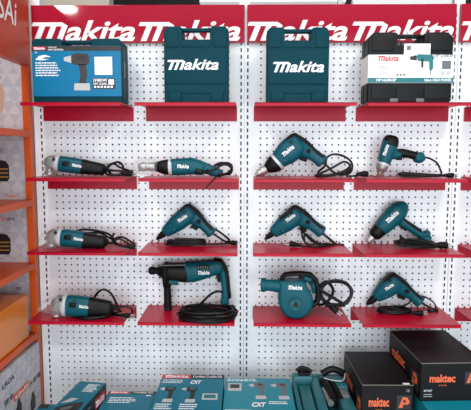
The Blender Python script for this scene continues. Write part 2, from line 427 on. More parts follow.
TOOLS = 'teal and black power tools on the red shelves'
def tool(name, px, Y, z, lab, cat): return thing(name, (at(px, 200, Y).x, Y, z), lab, cat, TOOLS)
def L(*st, Y, **k): return loft(bmesh.new(), list(st), Y, **k)
def mark(root, px, py, w, h, Y, depth, rot=0, name='lettering'):
    """the white word mark printed on a body side"""
    p = at(px, py, Y-depth); sc = (Y-depth+CD)/F
    f = Face((p.x, Y-depth, p.z), (1, 0, 0), (0, 0, 1), (0, -1, 0)); bm = bmesh.new()
    f.logo(bm, 0, 0, w*sc, h*sc, .0012, rot, wt=.30); return obj(name, bm, 'white', root)

# ------------------------------------------------------------------ angle grinders
def grinder(A, B, hw, row, lab, headdrop, film, cordP, pl, extra=None):
    """A collar centre, B rear end centre in picture coordinates; hw half width of the body"""
    Y = (0, -.10, -.135, -.155)[row]; z = ZS[row]; t = tool('angle_grinder', A[0], Y, z, lab, 'angle grinder')
    ux, uy = B[0]-A[0], B[1]-A[1]; Ln = math.hypot(ux, uy); ux /= Ln; uy /= Ln
    P = lambda s, h, d, o=0: (A[0]+ux*s, A[1]+uy*s, h, d, o)
    b = obj('motor_housing', L(P(2.5, hw*.98, .030), P(8, hw, .031), P(Ln*.5, hw*.95, .029), P(Ln*.55, hw*.93, .028), Y=Y, n=2.7), 'teal', t, True)
    obj('rear_grip', L(P(Ln*.54, hw*.95, .029), P(Ln*.62, hw*.90, .027), P(Ln*.85, hw*.78, .024), P(Ln*.97, hw*.70, .021), P(Ln, hw*.5, .016), Y=Y, n=2.6), 'black', t, True)
    obj('collar', L(P(-1.5, hw*.93, .029), P(0, hw*1.02, .032), P(3, hw*1.04, .033), Y=Y, n=2.6, round_end=(.2, .1)), 'ring', t, True)
    g = obj('gear_head', L(P(-11, hw*.55, .019), P(-8, hw*.85, .027), P(-1, hw*.92, .029), Y=Y, n=3), 'alu', t, True)
    # spindle and locking flange under the head, disc guard round it
    c = at(A[0]-8, A[1]+2, Y); zz = z+.004; bm = bmesh.new()
    rs = [[Vector((c.x+r*math.cos(2*PI*j/20), Y+r*math.sin(2*PI*j/20), h)) for j in range(20)] for r, h in ((.012, zz), (.019, zz+.001), (.019, zz+.012), (.013, zz+.014), (.013, c.z-.012), (.022, c.z-.008))]
    rings(bm, rs); obj('spindle_flange', bm, 'steel', t, True)
    bm = bmesh.new(); tube(bm, [at(A[0]-4, A[1]-hw*.5, Y-.026), at(A[0]-4, A[1]-hw*.5, Y-.034)], .006, 2, 12); obj('lock_button', bm, 'black', t, True)
    # slide switch on the side towards the viewer
    q = P(8, 0, 0); p0 = at(q[0], q[1]-.5, Y-.031); bm = bmesh.new(); box(bm, p0.x-.012, p0.x+.012, Y-.036, Y-.026, p0.z-.008, p0.z+.008, .003)
    ang = -math.atan2(uy, ux); mt = Matrix.Translation(p0) @ Matrix.Rotation(-ang, 4, 'Y') @ Matrix.Translation(-p0); bmesh.ops.transform(bm, matrix=mt, verts=bm.verts)
    obj('slide_switch', bm, 'black', t, True)
    bm = bmesh.new()
    for s in (Ln*.16, Ln*.20, Ln*.24):
        q = P(s, 0, 0); tube(bm, [at(q[0], q[1]-hw*.55, Y-.0295), at(q[0]+.2, q[1]-hw*.25, Y-.0315)], .001, 1, 6)
    obj('vent_slots', bm, 'black', t)
    q = P(Ln*.30, 0, 0); mark(t, q[0], q[1]+hw*.15, 10, 3.4, Y, .0315, ang)
    s0 = at(B[0], B[1], Y); bm = bmesh.new(); tube(bm, [s0, at(B[0]+3, B[1]+uy*3, Y), at(B[0]+8, B[1]+.8, Y)], lambda u: .0075-.003*u, 3, 10); obj('cord_sleeve', bm, 'rubber', t, True)
    c_ = cord(t, cordP, z); plug(t, pl[0], pl[1], z)
    if film:
        bm = bmesh.new(); loft(bm, film, Y, n=2.3, round_end=(.6, .3)); obj('clear_wrap', bm, 'film', t, True)
    return t
Y = -.1
grinder((57.5, 163.8), (105, 170.3), 8.1, 1, 'angle grinder on the second shelf, cable gathered flat behind it', 0,
        [(45, 166, 6, .02), (49, 166, 9.2, .032), (54, 165.5, 10, .036)],
        [at(112, 171, Y), at(124, 172, Y), at(132, 175, Y), at(128, 176.3, Y), at(114, 176, Y), at(106, 174, Y-.02), at(110, 166, Y+.03), at(118, 162.5, Y+.03), at(123, 167, Y+.02), at(121, 174, Y+.01), at(112, 176, Y+.04), at(107, 168, Y+.05), at(113, 164, Y+.05), at(120, 168, Y+.05), at(131, 172, Y+.03), at(133.5, 174.5, Y+.02)], (at(128, 174.5, Y-.02), (1, .2, -.1)))
Y = -.135
grinder((59.5, 238.2), (106, 243.5), 8.8, 2, 'angle grinder on the third shelf, cable bunched over its back', 0,
        [(43, 240, 6.5, .02), (48, 241, 9, .03), (55, 240, 9.6, .035)],
        [at(112, 243, Y), at(120, 240, Y), at(130, 246, Y), at(136, 250, Y), at(126, 251, Y), at(114, 244, Y), at(110, 236, Y+.03), at(98, 232, Y+.045), at(84, 230.5, Y+.045), at(76, 232.5, Y+.04), at(86, 234, Y+.05), at(100, 234, Y+.055), at(112, 240, Y+.05), at(122, 238, Y+.05), at(134, 245, Y+.04), at(133, 251, Y), at(120, 247, Y-.02), at(113, 240, Y+.01), at(114, 234, Y+.02)], (at(131, 250, Y-.03), (1, .2, -.1)))
Y = -.155
t3 = grinder((64.5, 304.6), (112, 308.2), 11.0, 3, 'angle grinder on the bottom shelf with a cable ring standing up behind', 0,
        [(38.5, 309.5, 1.5, .01), (46, 306, 6.5, .028), (55, 304.5, 10, .036), (60, 304, 11, .038)],
        [at(117, 307, Y), at(125, 306, Y), at(132, 309, Y), at(128, 315, Y-.02)]+[p for p in coil_flat(92, 316, ZS[3], 18, .045, 2.2, .3)]+[at(118, 312, Y+.02), at(115, 300, Y+.05), at(110, 292, Y+.06), at(103, 289, Y+.06), at(97, 293, Y+.06), at(94, 300, Y+.06), at(100, 308, Y+.06), at(112, 305, Y+.05), at(121, 311, Y+.03)], (at(126, 315, Y-.03), (1, -.1, -.05)))

# ------------------------------------------------------------------ drill lying flat, second shelf
Y = -.15; z = ZS[1]
t = tool('screw_driver_drill', 185, Y, z, 'drill lying flat with long steel socket wrapped in clear film', 'drill')
obj('motor_housing', L((172, 169.5, 8.3, .031), (180, 169.3, 8.6, .032), (192, 168.6, 8.4, .031), (198, 170, 7.6, .029), (203, 172, 6.4, .026), Y=Y, n=2.6), 'teal', t, True)
obj('handle', L((198, 168, 6, .024), (206, 171, 5.4, .020), (214, 174, 5, .019), (221, 176.2, 4.0, .018), Y=Y, n=2.6), 'teal', t, True)
obj('trigger', L((196, 172.5, 3.0, .013), (202, 174.5, 2.6, .012), Y=Y-.018, n=3), 'black', t, True)
obj('silver_ring', L((169.2, 169.8, 8.2, .030), (172.6, 169.7, 8.7, .033), Y=Y, n=2.2, round_end=(.1, .1)), 'ring', t, True)
obj('gear_case', L((155.5, 169.3, 4.8, .018), (158, 169.3, 5.4, .020), (161, 169.4, 6.6, .025), (167, 169.7, 7.9, .029), (169.5, 169.8, 7.9, .029), Y=Y, n=2.1), 'black', t, True)
obj('chuck', L((139.5, 169.2, 3.4, .013), (141, 169.2, 4.4, .0165), (146, 169.2, 4.5, .017), (146.5, 169.2, 3.9, .0145), (150, 169.2, 4.4, .016), (155.5, 169.3, 4.6, .0175), Y=Y, n=2, k=2), 'steel', t, True)
mark(t, 177, 170.5, 12, 4, Y, .0325, -.03)
c_ = cord(t, [at(221, 176, Y), at(227, 176, Y), at(232, 170, Y+.01), at(228, 165.5, Y+.02), at(218, 167, Y+.02), at(210, 171, Y-.01), at(205, 175.5, Y-.03), at(214, 172, Y-.035), at(224, 167, Y-.03), at(231, 170, Y-.02), at(230, 176, Y-.01), at(218, 176.5, Y+.02), at(212, 171, Y+.03), at(220, 165.5, Y+.04), at(229, 167, Y+.04), at(232, 173, Y+.03), at(224, 177, Y-.02), at(219, 178, -.2)], z-.05)
bm = bmesh.new(); a = at(221, 177, -.205); tube(bm, [at(222, 175.5, -.155), at(219, 177, -.20), at(214, 181.5, -.223), at(206, 190.5, -.225)], lambda u: .0036-.0012*u, 4, 8); obj('cord_tail', bm, 'cable', t, True)
bm = bmesh.new(); loft(bm, [(137, 169, 6.5, .02), (140, 169, 8.6, .03), (148, 169, 9, .034), (156, 169, 7.5, .03)], Y, n=2.3, round_end=(.6, .3)); obj('clear_wrap', bm, 'film', t, True)

# ------------------------------------------------------------------ pistol drills propped on chuck and butt
def pistol(row, Y, lab, nose, rear, hb, butt, hh, chuck_steel=False, big=False, texts=None, trig=None, cat='drill'):
    """nose: picture point where barrel meets chuck; rear: barrel end; butt: end of handle"""
    z = ZS[row]; t = tool('pistol_drill', rear[0], Y, z, lab, cat)
    ux, uy = nose[0]-rear[0], nose[1]-rear[1]; Ln = math.hypot(ux, uy); ux /= Ln; uy /= Ln
    P = lambda s, h, d, side=0: (rear[0]+ux*s-uy*side, rear[1]+uy*s+ux*side, h, d)
    obj('motor_housing', L(P(-3.2, hb*.74, .022), P(-1, hb*.95, .028), P(8, hb, .031), P(Ln*.50, hb*.97, .031), P(Ln*.68, hb*.85, .027), P(Ln*.86, hb*.72, .022), P(Ln, hb*.6, .018), Y=Y, n=2.6), 'teal', t, True)
    vx, vy = butt[0]-rear[0], butt[1]-rear[1]; Lh = math.hypot(vx, vy); vx /= Lh; vy /= Lh
    Q = lambda s, h, d, side=0: (rear[0]+vx*s-vy*side, rear[1]+vy*s+vx*side, h, d)
    obj('handle', L(Q(2, hh*1.35, .024, 1.5), Q(Lh*.3, hh*1.25, .021, 1.2), Q(Lh*.6, hh*.95, .018), Q(Lh*.82, hh*.92, .018), Q(Lh, hh*1.05, .021), Y=Y, n=2.5), 'teal', t, True)
    # black rubber spine along the back of the handle and over the rear cap
    obj('rubber_grip', L(P(9, 1.6, .020, hb*.80), P(1, 2.6, .024, hb*.76), P(-2.4, 2.9, .023, hb*.66), Q(4, 2.8, .022, -hh*.80), Q(Lh*.3, 2.4, .0195, -hh*.8), Q(Lh*.65, 2.0, .018, -hh*.55), Q(Lh*.95, 2.0, .020, -hh*.55), Y=Y, n=2.4), 'black', t, True)
    tp = Q(Lh*.36, 0, 0, hh*1.55); tq = Q(Lh*.56, 0, 0, hh*1.35)
    obj('trigger', L((tp[0], tp[1], 2.1, .009), (tq[0], tq[1], 1.7, .008), Y=Y, n=2.6), 'black', t, True)
    bm = bmesh.new(); c = Q(Lh*.42, 0, 0, .3); c = at(c[0], c[1], Y); disc_y(bm, c, .008, .0095, Y-.0255, Y-.015, 18); obj('lock_button', bm, 'rubber', t, True)
    bm = bmesh.new()
    for s in (Ln*.10, Ln*.15, Ln*.20):
        a, b = P(s, 0, 0, hb*.25), P(s, 0, 0, hb*.62); tube(bm, [at(a[0], a[1], Y-.0305), at(b[0], b[1], Y-.0275)], .0011, 1, 6)
    obj('vent_slots', bm, 'black', t)
    # small screws on the clamshell
    bm = bmesh.new()
    for a in (P(Ln*.55, 0, 0, hb*.5), P(Ln*.7, 0, 0, -hb*.35), Q(Lh*.75, 0, 0, 0), Q(Lh*.93, 0, 0, 0)):
        c = at(a[0], a[1], Y); disc_y(bm, c, .0022, .0026, Y-.0225-.004*(a[0] < rear[0]), Y-.01, 10)
    obj('housing_screws', bm, 'inkgrey', t)
    return t, P, Q, Ln, Lh, ux, uy
def chuck_on(t, P, Ln, Y, tip_len, r0, m='black', bit=True):
    obj('chuck', L(P(Ln+.2, r0*.75, r0*.0030), P(Ln+1.6, r0, r0*.0038), P(Ln+tip_len*.45, r0, r0*.0038), P(Ln+tip_len*.5, r0*.88, r0*.0034), P(Ln+tip_len*.72, r0*.8, r0*.0032), P(Ln+tip_len, r0*.45, r0*.002), P(Ln+tip_len+1.2, r0*.3, r0*.0014), Y=Y, n=2, k=2), m, t, True)

# third shelf, left of the middle upright
Y = -.036
t, P, Q, Ln, Lh, ux, uy = pistol(2, Y, 'pistol drill on the third shelf over the rotary hammer, flat black cable coil beneath', (165.5, 232.5), (190.5, 212.5), 9.3, (211.5, 233), 5.6)
chuck_on(t, P, Ln, Y, 10.2, 3.4, 'rubber'); mark(t, 179, 223.2, 11, 3.8, Y, .0315, .62)
b = at(213, 234, Y)
cord(t, [b, at(219, 238, Y), at(226, 242, Y-.01), at(229, 240, Y-.02), at(222, 234, Y-.02), at(216, 230, Y-.01)], ZS[2], .0042)
P_ = coil_flat(186, 246, ZS[2], 18.5, .022, 4.3, .4, .003, .0042); cd = cord(t, [at(228, 243.5, Y-.015), at(215, 246, Y-.03)]+P_, ZS[2], .0036, 'cable_coil'); plug(t, at(233, 245, Y-.02), (1, -.2, -.05), ZS[2])

# second shelf, right of the middle upright : drill with silver ring
Y = -.075
t, P, Q, Ln, Lh, ux, uy = pistol(1, Y, 'drill with silver ring and steel keyed chuck, nearest the middle upright', (275, 163.5), (298, 143.5), 12.2, (322, 161.5), 6.6)
obj('silver_ring', L(P(Ln*.88, 10.0, .031), P(Ln*.96, 9.6, .030), Y=Y, n=2.2, round_end=(.1, .1)), 'ring', t, True)
obj('gear_case', L((277, 162, 9.4, .029), (273, 165, 8.6, .027), (268.5, 167.8, 6.2, .021), (266.6, 168.9, 4.6, .017), Y=Y, n=2.1), 'black', t, True)
obj('chuck', L((267, 168.6, 3.4, .0130), (266, 169.2, 4.6, .0165), (261.6, 171.8, 4.7, .0168), (261.4, 171.9, 3.7, .0140), (258.2, 173.8, 3.6, .0135), (257.6, 174.2, 2.2, .0085), (256.2, 175, 2.0, .008), Y=Y, n=2, k=2), 'steel', t, True)
mark(t, 284, 157, 14, 4.6, Y, .0318, .7)
cord(t, [at(322, 162, Y), at(328, 167, Y), at(333, 172, Y), at(340, 175, Y), at(350, 173, Y-.01), at(352, 164, Y), at(345, 157, Y+.01), at(334, 154.5, Y+.01), at(327, 158, Y+.01), at(325, 166, Y+.0), at(318, 173, Y-.03), at(326, 175.5, Y-.03), at(342, 172, Y-.03), at(350, 166, Y-.02), at(344, 162, Y-.02), at(334, 167, Y-.03), at(324, 172, Y-.035), at(316, 176, Y-.03), at(330, 176, Y-.05), at(346, 172, Y-.05), at(351, 168, Y-.03), at(346, 175.5, Y-.03), at(354, 176.5, Y-.03), at(361, 174.5, Y-.02)], ZS[1], .0042)
plug(t, at(363, 174.2, Y-.02), (1, 0, .02), ZS[1], 1.15)
cord(t, [at(367, 174, Y-.02), at(372, 176, Y-.02), at(377, 177, Y-.02)], ZS[1], .0016, 'cord_end')

# third shelf, right of the middle upright
Y = -.036
t, P, Q, Ln, Lh, ux, uy = pistol(2, Y, 'pistol drill on the third shelf above the blower, cable bunched under its handle', (273.5, 231.8), (297.5, 213.0), 9.5, (321.5, 231), 6.2)
chuck_on(t, P, Ln, Y, 9.8, 3.0, 'rubber'); mark(t, 287, 221.5, 11, 3.8, Y, .0315, .65)
obj('speed_strip', L(P(4, 2.0, .02, hb_ := 6.8), P(Ln*.55, 1.8, .02, 7.4), Y=Y-.012, n=2.6), 'black', t, True)
cord(t, [at(322, 232, Y), at(328, 237, Y), at(337, 244, Y), at(344, 247, Y-.01)], ZS[2], .0048)
cord(t, [at(336, 243, Y), at(326, 244, Y-.02), at(312, 240, Y-.03), at(304, 232, Y-.02), at(302, 229, Y-.01), at(303, 238, Y-.03), at(310, 246, Y-.04), at(322, 247, Y-.04), at(330, 243, Y-.03), at(318, 243, Y-.05), at(306, 243, Y-.05), at(305, 233, Y-.03), at(312, 238, Y-.04), at(322, 246, Y-.045), at(331, 246, Y-.03), at(318, 246, Y-.06), at(306, 247, Y-.05), at(297, 244, Y-.05)], ZS[2], .0038, 'cable_coil')
plug(t, at(294, 243.5, Y-.05), (-1, 0, .1), ZS[2], 1.1)

# bottom shelf, far right drill
Y = -.036
t, P, Q, Ln, Lh, ux, uy = pistol(3, Y, 'pistol drill on the bottom shelf nearest the black cartons, oval cable loop before it', (376, 297.0), (395.5, 281.5), 9.8, (419.5, 301.5), 5.8)
chuck_on(t, P, Ln, Y, 11.0, 3.8, 'rubber'); mark(t, 386, 291, 10, 3.6, Y, .0315, .6)
cord(t, [at(420, 302, Y), at(427, 306, Y), at(434, 313, Y-.01), at(438, 314, Y-.02)], ZS[3], .0046)
cord(t, [at(436, 313, Y-.02), at(434, 303, Y), at(425, 297, Y), at(418, 296, Y)], ZS[3], .003, 'cord_end')
P_ = coil_flat(394, 313, ZS[3], 16, .030, 3.2, .2, .002, .004)
cord(t, [at(413, 297, Y), at(409, 303, Y-.02), at(402, 306, Y-.03), at(388, 307, Y-.02)]+P_+[at(412, 316, Y-.06)], ZS[3], .0034, 'cable_coil')
plug(t, at(418, 316, Y-.07), (1, 0, 0), ZS[3], 1.1)
bm = bmesh.new(); tube(bm, [at(428, 311, Y-.02), at(433, 313.5, Y-.02), at(438, 312, Y-.02)], .009, 3, 10); obj('cord_sleeve', bm, 'rubber', t, True)

# ------------------------------------------------------------------ rotary hammer, bottom shelf
Y = -.06; z = ZS[3]
t = tool('rotary_hammer', 190, Y, z, 'rotary hammer drill with black nose, side handle and heaped cable', 'rotary hammer')
obj('motor_housing', L((186.5, 270.5, 10.8, .035), (192, 270, 10.6, .036), (202, 268.5, 9.6, .036), (212, 266.3, 8.2, .034), (221, 264.6, 7.0, .030), Y=Y, n=3), 'teal', t, True)
bm = bmesh.new(); loft(bm, [(192, 276, 5, .03), (200, 274, 5, .026), (209, 270, 4, .02)], Y, n=2.6); obj('lower_housing', bm, 'teal', t, True)
obj('gear_case', L((160, 269.6, 5.6, .022), (163, 269.8, 7.6, .029), (172, 270.3, 9.0, .033), (183, 271, 9.8, .035), (188, 271, 10.2, .0355), Y=Y, n=2.8), 'black', t, True)
obj('chuck', L((149.5, 269.2, 3.2, .012), (151, 269.2, 4.2, .017), (154, 269.3, 4.2, .017), (154.5, 269.3, 3.4, .014), (157.5, 269.4, 3.6, .015), (158, 269.4, 5.0, .020), (161, 269.5, 5.4, .021), Y=Y, n=2, k=2), 'rubber', t, True)
obj('handle', L((219, 263, 6, .024), (223.2, 270, 4.4, .020), (224.3, 279, 3.8, .018), (225.3, 288, 3.8, .0185), (225.4, 296, 4.2, .019), (224.2, 301.5, 4.6, .020), Y=Y, n=2.5, k=5), 'teal', t, True)
obj('rubber_grip', L((214, 259, 2.6, .0265), (220, 260.3, 3.3, .026), (225, 266, 2.7, .022), (227.2, 276, 2.4, .019), (228.4, 288, 2.3, .019), (229.4, 296, 2.2, .018), Y=Y, n=2.4, k=5), 'black', t, True)
obj('trigger', L((217.2, 271.5, 1.9, .009), (219.6, 280, 1.9, .009), Y=Y, n=2.6), 'black', t, True)
p = at(204, 263.5, Y); obj('motor_vent', nbox(p.x-.024, p.x+.024, Y-.0375, Y-.025, p.z-.010, p.z+.007, .003), 'black', t)
bm = bmesh.new()
for k in range(5): box(bm, p.x-.020+k*.009, p.x-.017+k*.009, Y-.0385, Y-.03, p.z-.007, p.z+.004)
obj('vent_slots', bm, 'inkgrey', t)
mark(t, 198, 273.3, 12, 4.2, Y, .0372, .03)
bm = bmesh.new(); c = at(174.5, 279.5, Y); tube(bm, [Vector((c.x-.016, Y-.024, c.z+.002)), Vector((c.x+.016, Y-.026, c.z-.001))], .0095, 2, 12); obj('mode_selector', bm, 'teal', t, True)
bm = bmesh.new(); loft(bm, [(166, 262.4, 2.6, .036), (166, 271, 3.4, .037), (166, 280, 3.0, .034), (167, 284, 4.0, .02)], Y, n=3); obj('handle_clamp', bm, 'rubber', t, True)
zc = at(167.5, 308.5, Y)
bp = z; hgt = []
cpy = 308.5
while at(168, cpy, Y).z-.003 < z: cpy -= .25
obj('side_handle', L((167.2, 283, 4.6, .018), (167.3, 286, 3.6, .0150), (167.6, 294, 3.9, .016), (168, cpy-3, 3.9, .016), (168, cpy-.6, 4.3, .018), Y=Y, n=2.1, round_end=(.2, .1)), 'rubber', t, True)
bm = bmesh.new(); tube(bm, [at(158, 264.2, Y-.037), at(186, 263.6, Y-.037)], .0028, 1, 8); obj('depth_gauge', bm, 'inkgrey', t, True)
P_ = coil_flat(208, 317.5, z, 27, .062, 5.6, 1.2, .0045, .0062)
cord(t, [at(224.5, 301, Y), at(226, 304, Y-.01), at(234, 306, Y-.03)]+P_+[at(190, 310, Y-.05), at(200, 303, Y-.04), at(207, 296, Y-.04), at(213, 291.5, Y-.03), at(219, 290, Y-.025), at(222, 291, Y-.02)], z, .0048, 'cable_coil')
P_ = coil_flat(206, 319.5, z, 26, .05, 2.2, 2.5, .005, .010); cord(t, P_, z+.012, .004, 'cable_coil')

# ------------------------------------------------------------------ blower, bottom shelf
Y = -.138; z = ZS[3]
t = tool('electric_blower', 296, Y, z, 'round teal electric blower with stub nozzle and black top handle', 'blower')
def circ(px, py, r, a0=0, a1=360, n=28): return [(px+r*math.cos(math.radians(a0+(a1-a0)*i/n)), py-r*math.sin(math.radians(a0+(a1-a0)*i/n))) for i in range(n+1)]
def PX(pts, Y): return [(lambda q: (q.x, q.z))(at(a, b, Y)) for a, b in pts]
out = [(279, 281.5), (290, 281.3), (300, 281.0), (306, 282.2)]+circ(295.6, 301.6, 17.0, 50, -170, 30)+[(278, 300), (278.5, 294)]
bm = bmesh.new(); prism(bm, PX(out, Y), Y-.032, Y+.035, .014, 4); obj('fan_housing', bm, 'teal', t, True)
obj('nozzle', L((261.2, 286.3, 7.0, .024), (264.8, 286.4, 7.2, .0245), (265.2, 286.4, 5.8, .020), (272, 286.8, 6.0, .021), (281, 287.6, 7.0, .026), (288, 288.8, 8.2, .028), Y=Y, n=2.1, k=2, round_end=(.1, .1)), 'teal', t, True)
c = at(295.6, 306, Y-.03)
def ring_y(bm, c, r0, r1, y0, y1, N=32):
    rs = [[Vector((c.x+r*math.cos(2*PI*j/N), y, c.z+r*math.sin(2*PI*j/N))) for j in range(N)] for r, y in ((r0, y1), (r1, y1), (r1, y0), (r0, y0), (r0, y1))]; rings(bm, rs, False)
c = at(295.6, 306, Y-.036)
bm = bmesh.new(); ring_y(bm, c, .021, .026, Y-.040, Y-.028); obj('intake_ring', bm, 'teal', t, True)
bm = bmesh.new(); ring_y(bm, c, .015, .018, Y-.042, Y-.028)
for k in range(3):
    a = k*2*PI/3+.5; d = Vector((math.cos(a), 0, math.sin(a))); tube(bm, [Vector((c.x, Y-.038, c.z)), Vector((c.x, Y-.038, c.z))+d*.020], .0022, 1, 6)
obj('intake_grille', bm, 'inkteal', t, True)
bm = bmesh.new(); disc_y(bm, c, .0205, .0205, Y-.0335, Y-.03, 28); obj('intake_disc', bm, mat('teal_deep', (.002, .05, .062), .5), t)
bm = bmesh.new(); disc_y(bm, c, .005, .006, Y-.042, Y-.03, 16); obj('centre_cap', bm, 'black', t, True)
mark(t, 288, 290.8, 14.5, 4.6, Y, .0335, -.04)
obj('handle', L((281.5, 283, 2.2, .014), (282, 279, 2.2, .016), (285, 276, 2.3, .017), (293, 274.8, 2.2, .017), (303, 274.7, 2.3, .017), (310, 276, 2.6, .018), (315.5, 281.5, 3.0, .019), (317.5, 289, 3.0, .019), (318.3, 297, 2.8, .018), (316.8, 303.5, 2.8, .018), (311, 306.5, 3, .018), Y=Y+.004, n=2.4, k=5), 'black', t, True)
obj('handle_panel', L((304, 278.8, 2.4, .014), (309.5, 281, 3.2, .017), (313, 287, 2.4, .016), (313.5, 294, 1.6, .014), Y=Y, n=2.5), 'teal', t, True)
obj('trigger', L((299, 278.5, 1.6, .008), (304, 279.4, 1.6, .008), Y=Y, n=2.5), 'black', t, True)
bm = bmesh.new(); cc = at(311, 282.5, Y); disc_y(bm, cc, .006, .007, Y-.0225, Y-.01, 16); obj('lock_button', bm, 'black', t, True)
Yc = Y+.04
cord(t, [at(316, 305, Y+.01), at(322, 306, Yc), at(330, 300, Yc), at(333, 291, Yc), at(327, 283, Yc), at(320, 287, Yc)]+coil_up(336, 294.5, Yc-.015, 16, 12, 4.15, 2.2, .010, .7)+[at(344, 306, Yc-.03), at(334, 306, Yc-.05), at(326, 307, Yc-.06)], z, .0060, 'cable_coil')
plug(t, at(333, 309.5, Y-.01), (.7, -.4, -.5), z, 1.3)

# ------------------------------------------------------------------ heat guns
Y = -.085; z = ZS[1]
t = tool('heat_gun', 388, Y, z, 'heat gun standing nose down with black rear cap and silver nozzle', 'heat gun')
obj('barrel', L((390.2, 142.5, 7.6, .030), (387.8, 150, 7.6, .030), (385.5, 157, 6.9, .027), (383.6, 162.5, 6.1, .024), Y=Y, n=2.5), 'teal', t, True)
obj('rear_cap', L((391.6, 137.6, 6.4, .026), (391, 140, 7.6, .030), (389.8, 145, 7.9, .0312), Y=Y, n=2.4), 'black', t, True)
obj('front_collar', L((384.2, 160.6, 6.3, .0245), (382.9, 165, 5.9, .023), Y=Y, n=2.2), 'ring', t, True)
obj('nozzle', L((383, 163.6, 6.0, .023), (381.4, 169, 5.6, .021), (380.6, 171.5, 3.6, .0135), (379.6, 174.3, 2.8, .011), Y=Y, n=2, k=3, round_end=(.2, .1)), 'alu', t, True)
obj('nozzle_tip', L((379.6, 173.8, 2.4, .0095), (379, 175.8, 2.3, .009), Y=Y, n=2, k=2, round_end=(0, .1)), 'copper', t, True)
obj('neck', L((390, 154, 5.5, .022), (396, 153.8, 5.2, .020), (400, 153.5, 4.4, .0185), Y=Y, n=2.5), 'teal', t, True)
obj('handle', L((396, 152.3, 3.6, .019), (403, 153, 4.4, .019), (410, 154.2, 4.0, .018), (417, 156.3, 4.0, .018), Y=Y, n=2.4), 'black', t, True)
obj('handle_end', L((415.5, 157.2, 5.0, .020), (419, 157.6, 5.6, .021), (422.5, 156, 4.6, .019), Y=Y, n=2.6), 'teal', t, True)
obj('trigger', L((396.5, 158.2, 1.8, .009), (401.5, 158.6, 1.4, .008), Y=Y, n=2.5), 'black', t, True)
mark(t, 385.5, 156, 11.5, 3.6, Y, .0308, 1.28)
cord(t, [at(423, 157, Y), at(430, 158.5, Y), at(437, 163, Y), at(440.5, 170, Y), at(441, 174, Y-.005), at(434, 174.6, Y-.01), at(418, 173.5, Y-.01), at(402, 172.8, Y-.01), at(398, 174.4, Y-.012), at(404, 176, Y-.02), at(420, 175.6, Y-.02), at(440, 175.6, Y-.02), at(434, 176, Y-.045), at(414, 174.8, Y-.04), at(401, 174.5, Y-.04), at(404, 176.4, Y-.05), at(424, 176.4, Y-.05), at(446, 175.2, Y-.03)], z, .0036)
plug(t, at(449, 175.2, Y-.03), (1, .1, 0), z, 1.0)

Y = -.045; z = ZS[2]
t = tool('heat_gun', 392, Y, z, 'large all teal heat gun leaning on its nozzle above the far right drill', 'heat gun')
obj('barrel', L((401.5, 207.8, 7.6, .028), (399, 210.3, 9.4, .034), (394, 215.5, 9.7, .036), (386, 223.5, 9.0, .033), (380.5, 229, 7.8, .029), Y=Y, n=2.5), 'teal', t, True)
obj('rear_cap', L((404.8, 204.8, 4.6, .018), (403, 206.5, 6.8, .025), (401, 208.4, 8.2, .030), Y=Y, n=2.3), 'teal', t, True)
obj('front_collar', L((381.8, 228, 7.9, .029), (374.5, 235.2, 6.6, .025), (373.4, 236.3, 5.4, .020), Y=Y, n=2.1), 'black', t, True)
obj('nozzle', L((373.8, 236, 3.9, .0145), (368.2, 241.6, 3.8, .0145), (367.4, 242.4, 3.2, .012), Y=Y, n=2, k=2, round_end=(.1, .1)), 'steel', t, True)
obj('handle', L((397, 219, 5.2, .020), (405, 224.6, 4.3, .018), (414, 230.5, 4.0, .017), (423, 236.6, 4.0, .017), (428, 240.2, 4.6, .019), Y=Y, n=2.5), 'teal', t, True)
obj('rubber_grip', L((402, 219.5, 2.0, .017), (410, 224.8, 2.2, .0175), (420, 231.6, 2.0, .017), Y=Y-.001, n=2.4), 'black', t, True)
obj('trigger', L((400.5, 226, 1.8, .009), (406, 230.2, 1.6, .008), Y=Y, n=2.5), 'black', t, True)
obj('support_foot', L((422, 236.5, 2.6, .018), (426.5, 233.6, 3.2, .022), (428.5, 232.8, 2.6, .02), Y=Y, n=2.3), 'teal', t, True)
mark(t, 388.3, 224, 15, 5, Y, .0362, .78)
bm = bmesh.new()
for k in range(4): a, b = (397.5+k*1.5, 206+k*1.6), (400.5+k*1.1, 209.5+k*1.4); 
for k in range(4): tube(bm, [at(396+k*1.9, 206.2+k*2.1, Y-.030), at(399+k*1.5, 205+k*1.9, Y-.026)], .0011, 1, 6)
obj('vent_slots', bm, 'black', t)
bm = bmesh.new(); prism(bm, PX([(393, 241), (400, 240), (399.5, 235), (405, 239), (413, 240), (420, 238), (432, 243), (434, 246.5), (420, 246.8), (404, 246.5), (396, 244.5)], Y-.04), Y-.058, Y-.030, .006, 3); obj('cable_wrap', bm, 'rubber', t, True)
cord(t, [at(429, 241, Y), at(434, 243.5, Y-.01), at(424, 246, Y-.05), at(410, 243, Y-.06), at(398, 241, Y-.06), at(396, 244.6, Y-.066), at(410, 247, Y-.07), at(426, 246.5, Y-.07), at(435, 246, Y-.06), at(424, 242, Y-.065), at(408, 239.5, Y-.063), at(402, 245, Y-.07), at(420, 248, Y-.08), at(434, 247.5, Y-.065), at(440, 247, Y-.06)], z, .0038)
plug(t, at(441, 247, Y-.06), (1, 0, 0), z, 1.4)
bm = bmesh.new(); tube(bm, [at(440, 247.2, Y-.05), at(443, 245.2, Y-.05), at(447, 247, Y-.05)], .008, 3, 10); obj('plug_collar', bm, 'rubber', t, True)

# rest every tool on its shelf: the lowest point of its solid parts meets the plate
bpy.context.view_layer.update()
for o in list(COL.objects):
    if o.get('group') == TOOLS:
        lo = min(o.location.z+v.co.z for c in o.children if c.type == 'MESH' and not any(k in c.name for k in ('cord', 'cable', 'wrap')) for v in c.data.vertices)
        zs_ = min(ZS, key=lambda q: abs(q-lo)); dz = zs_+.0006-lo
        o.location.z += dz

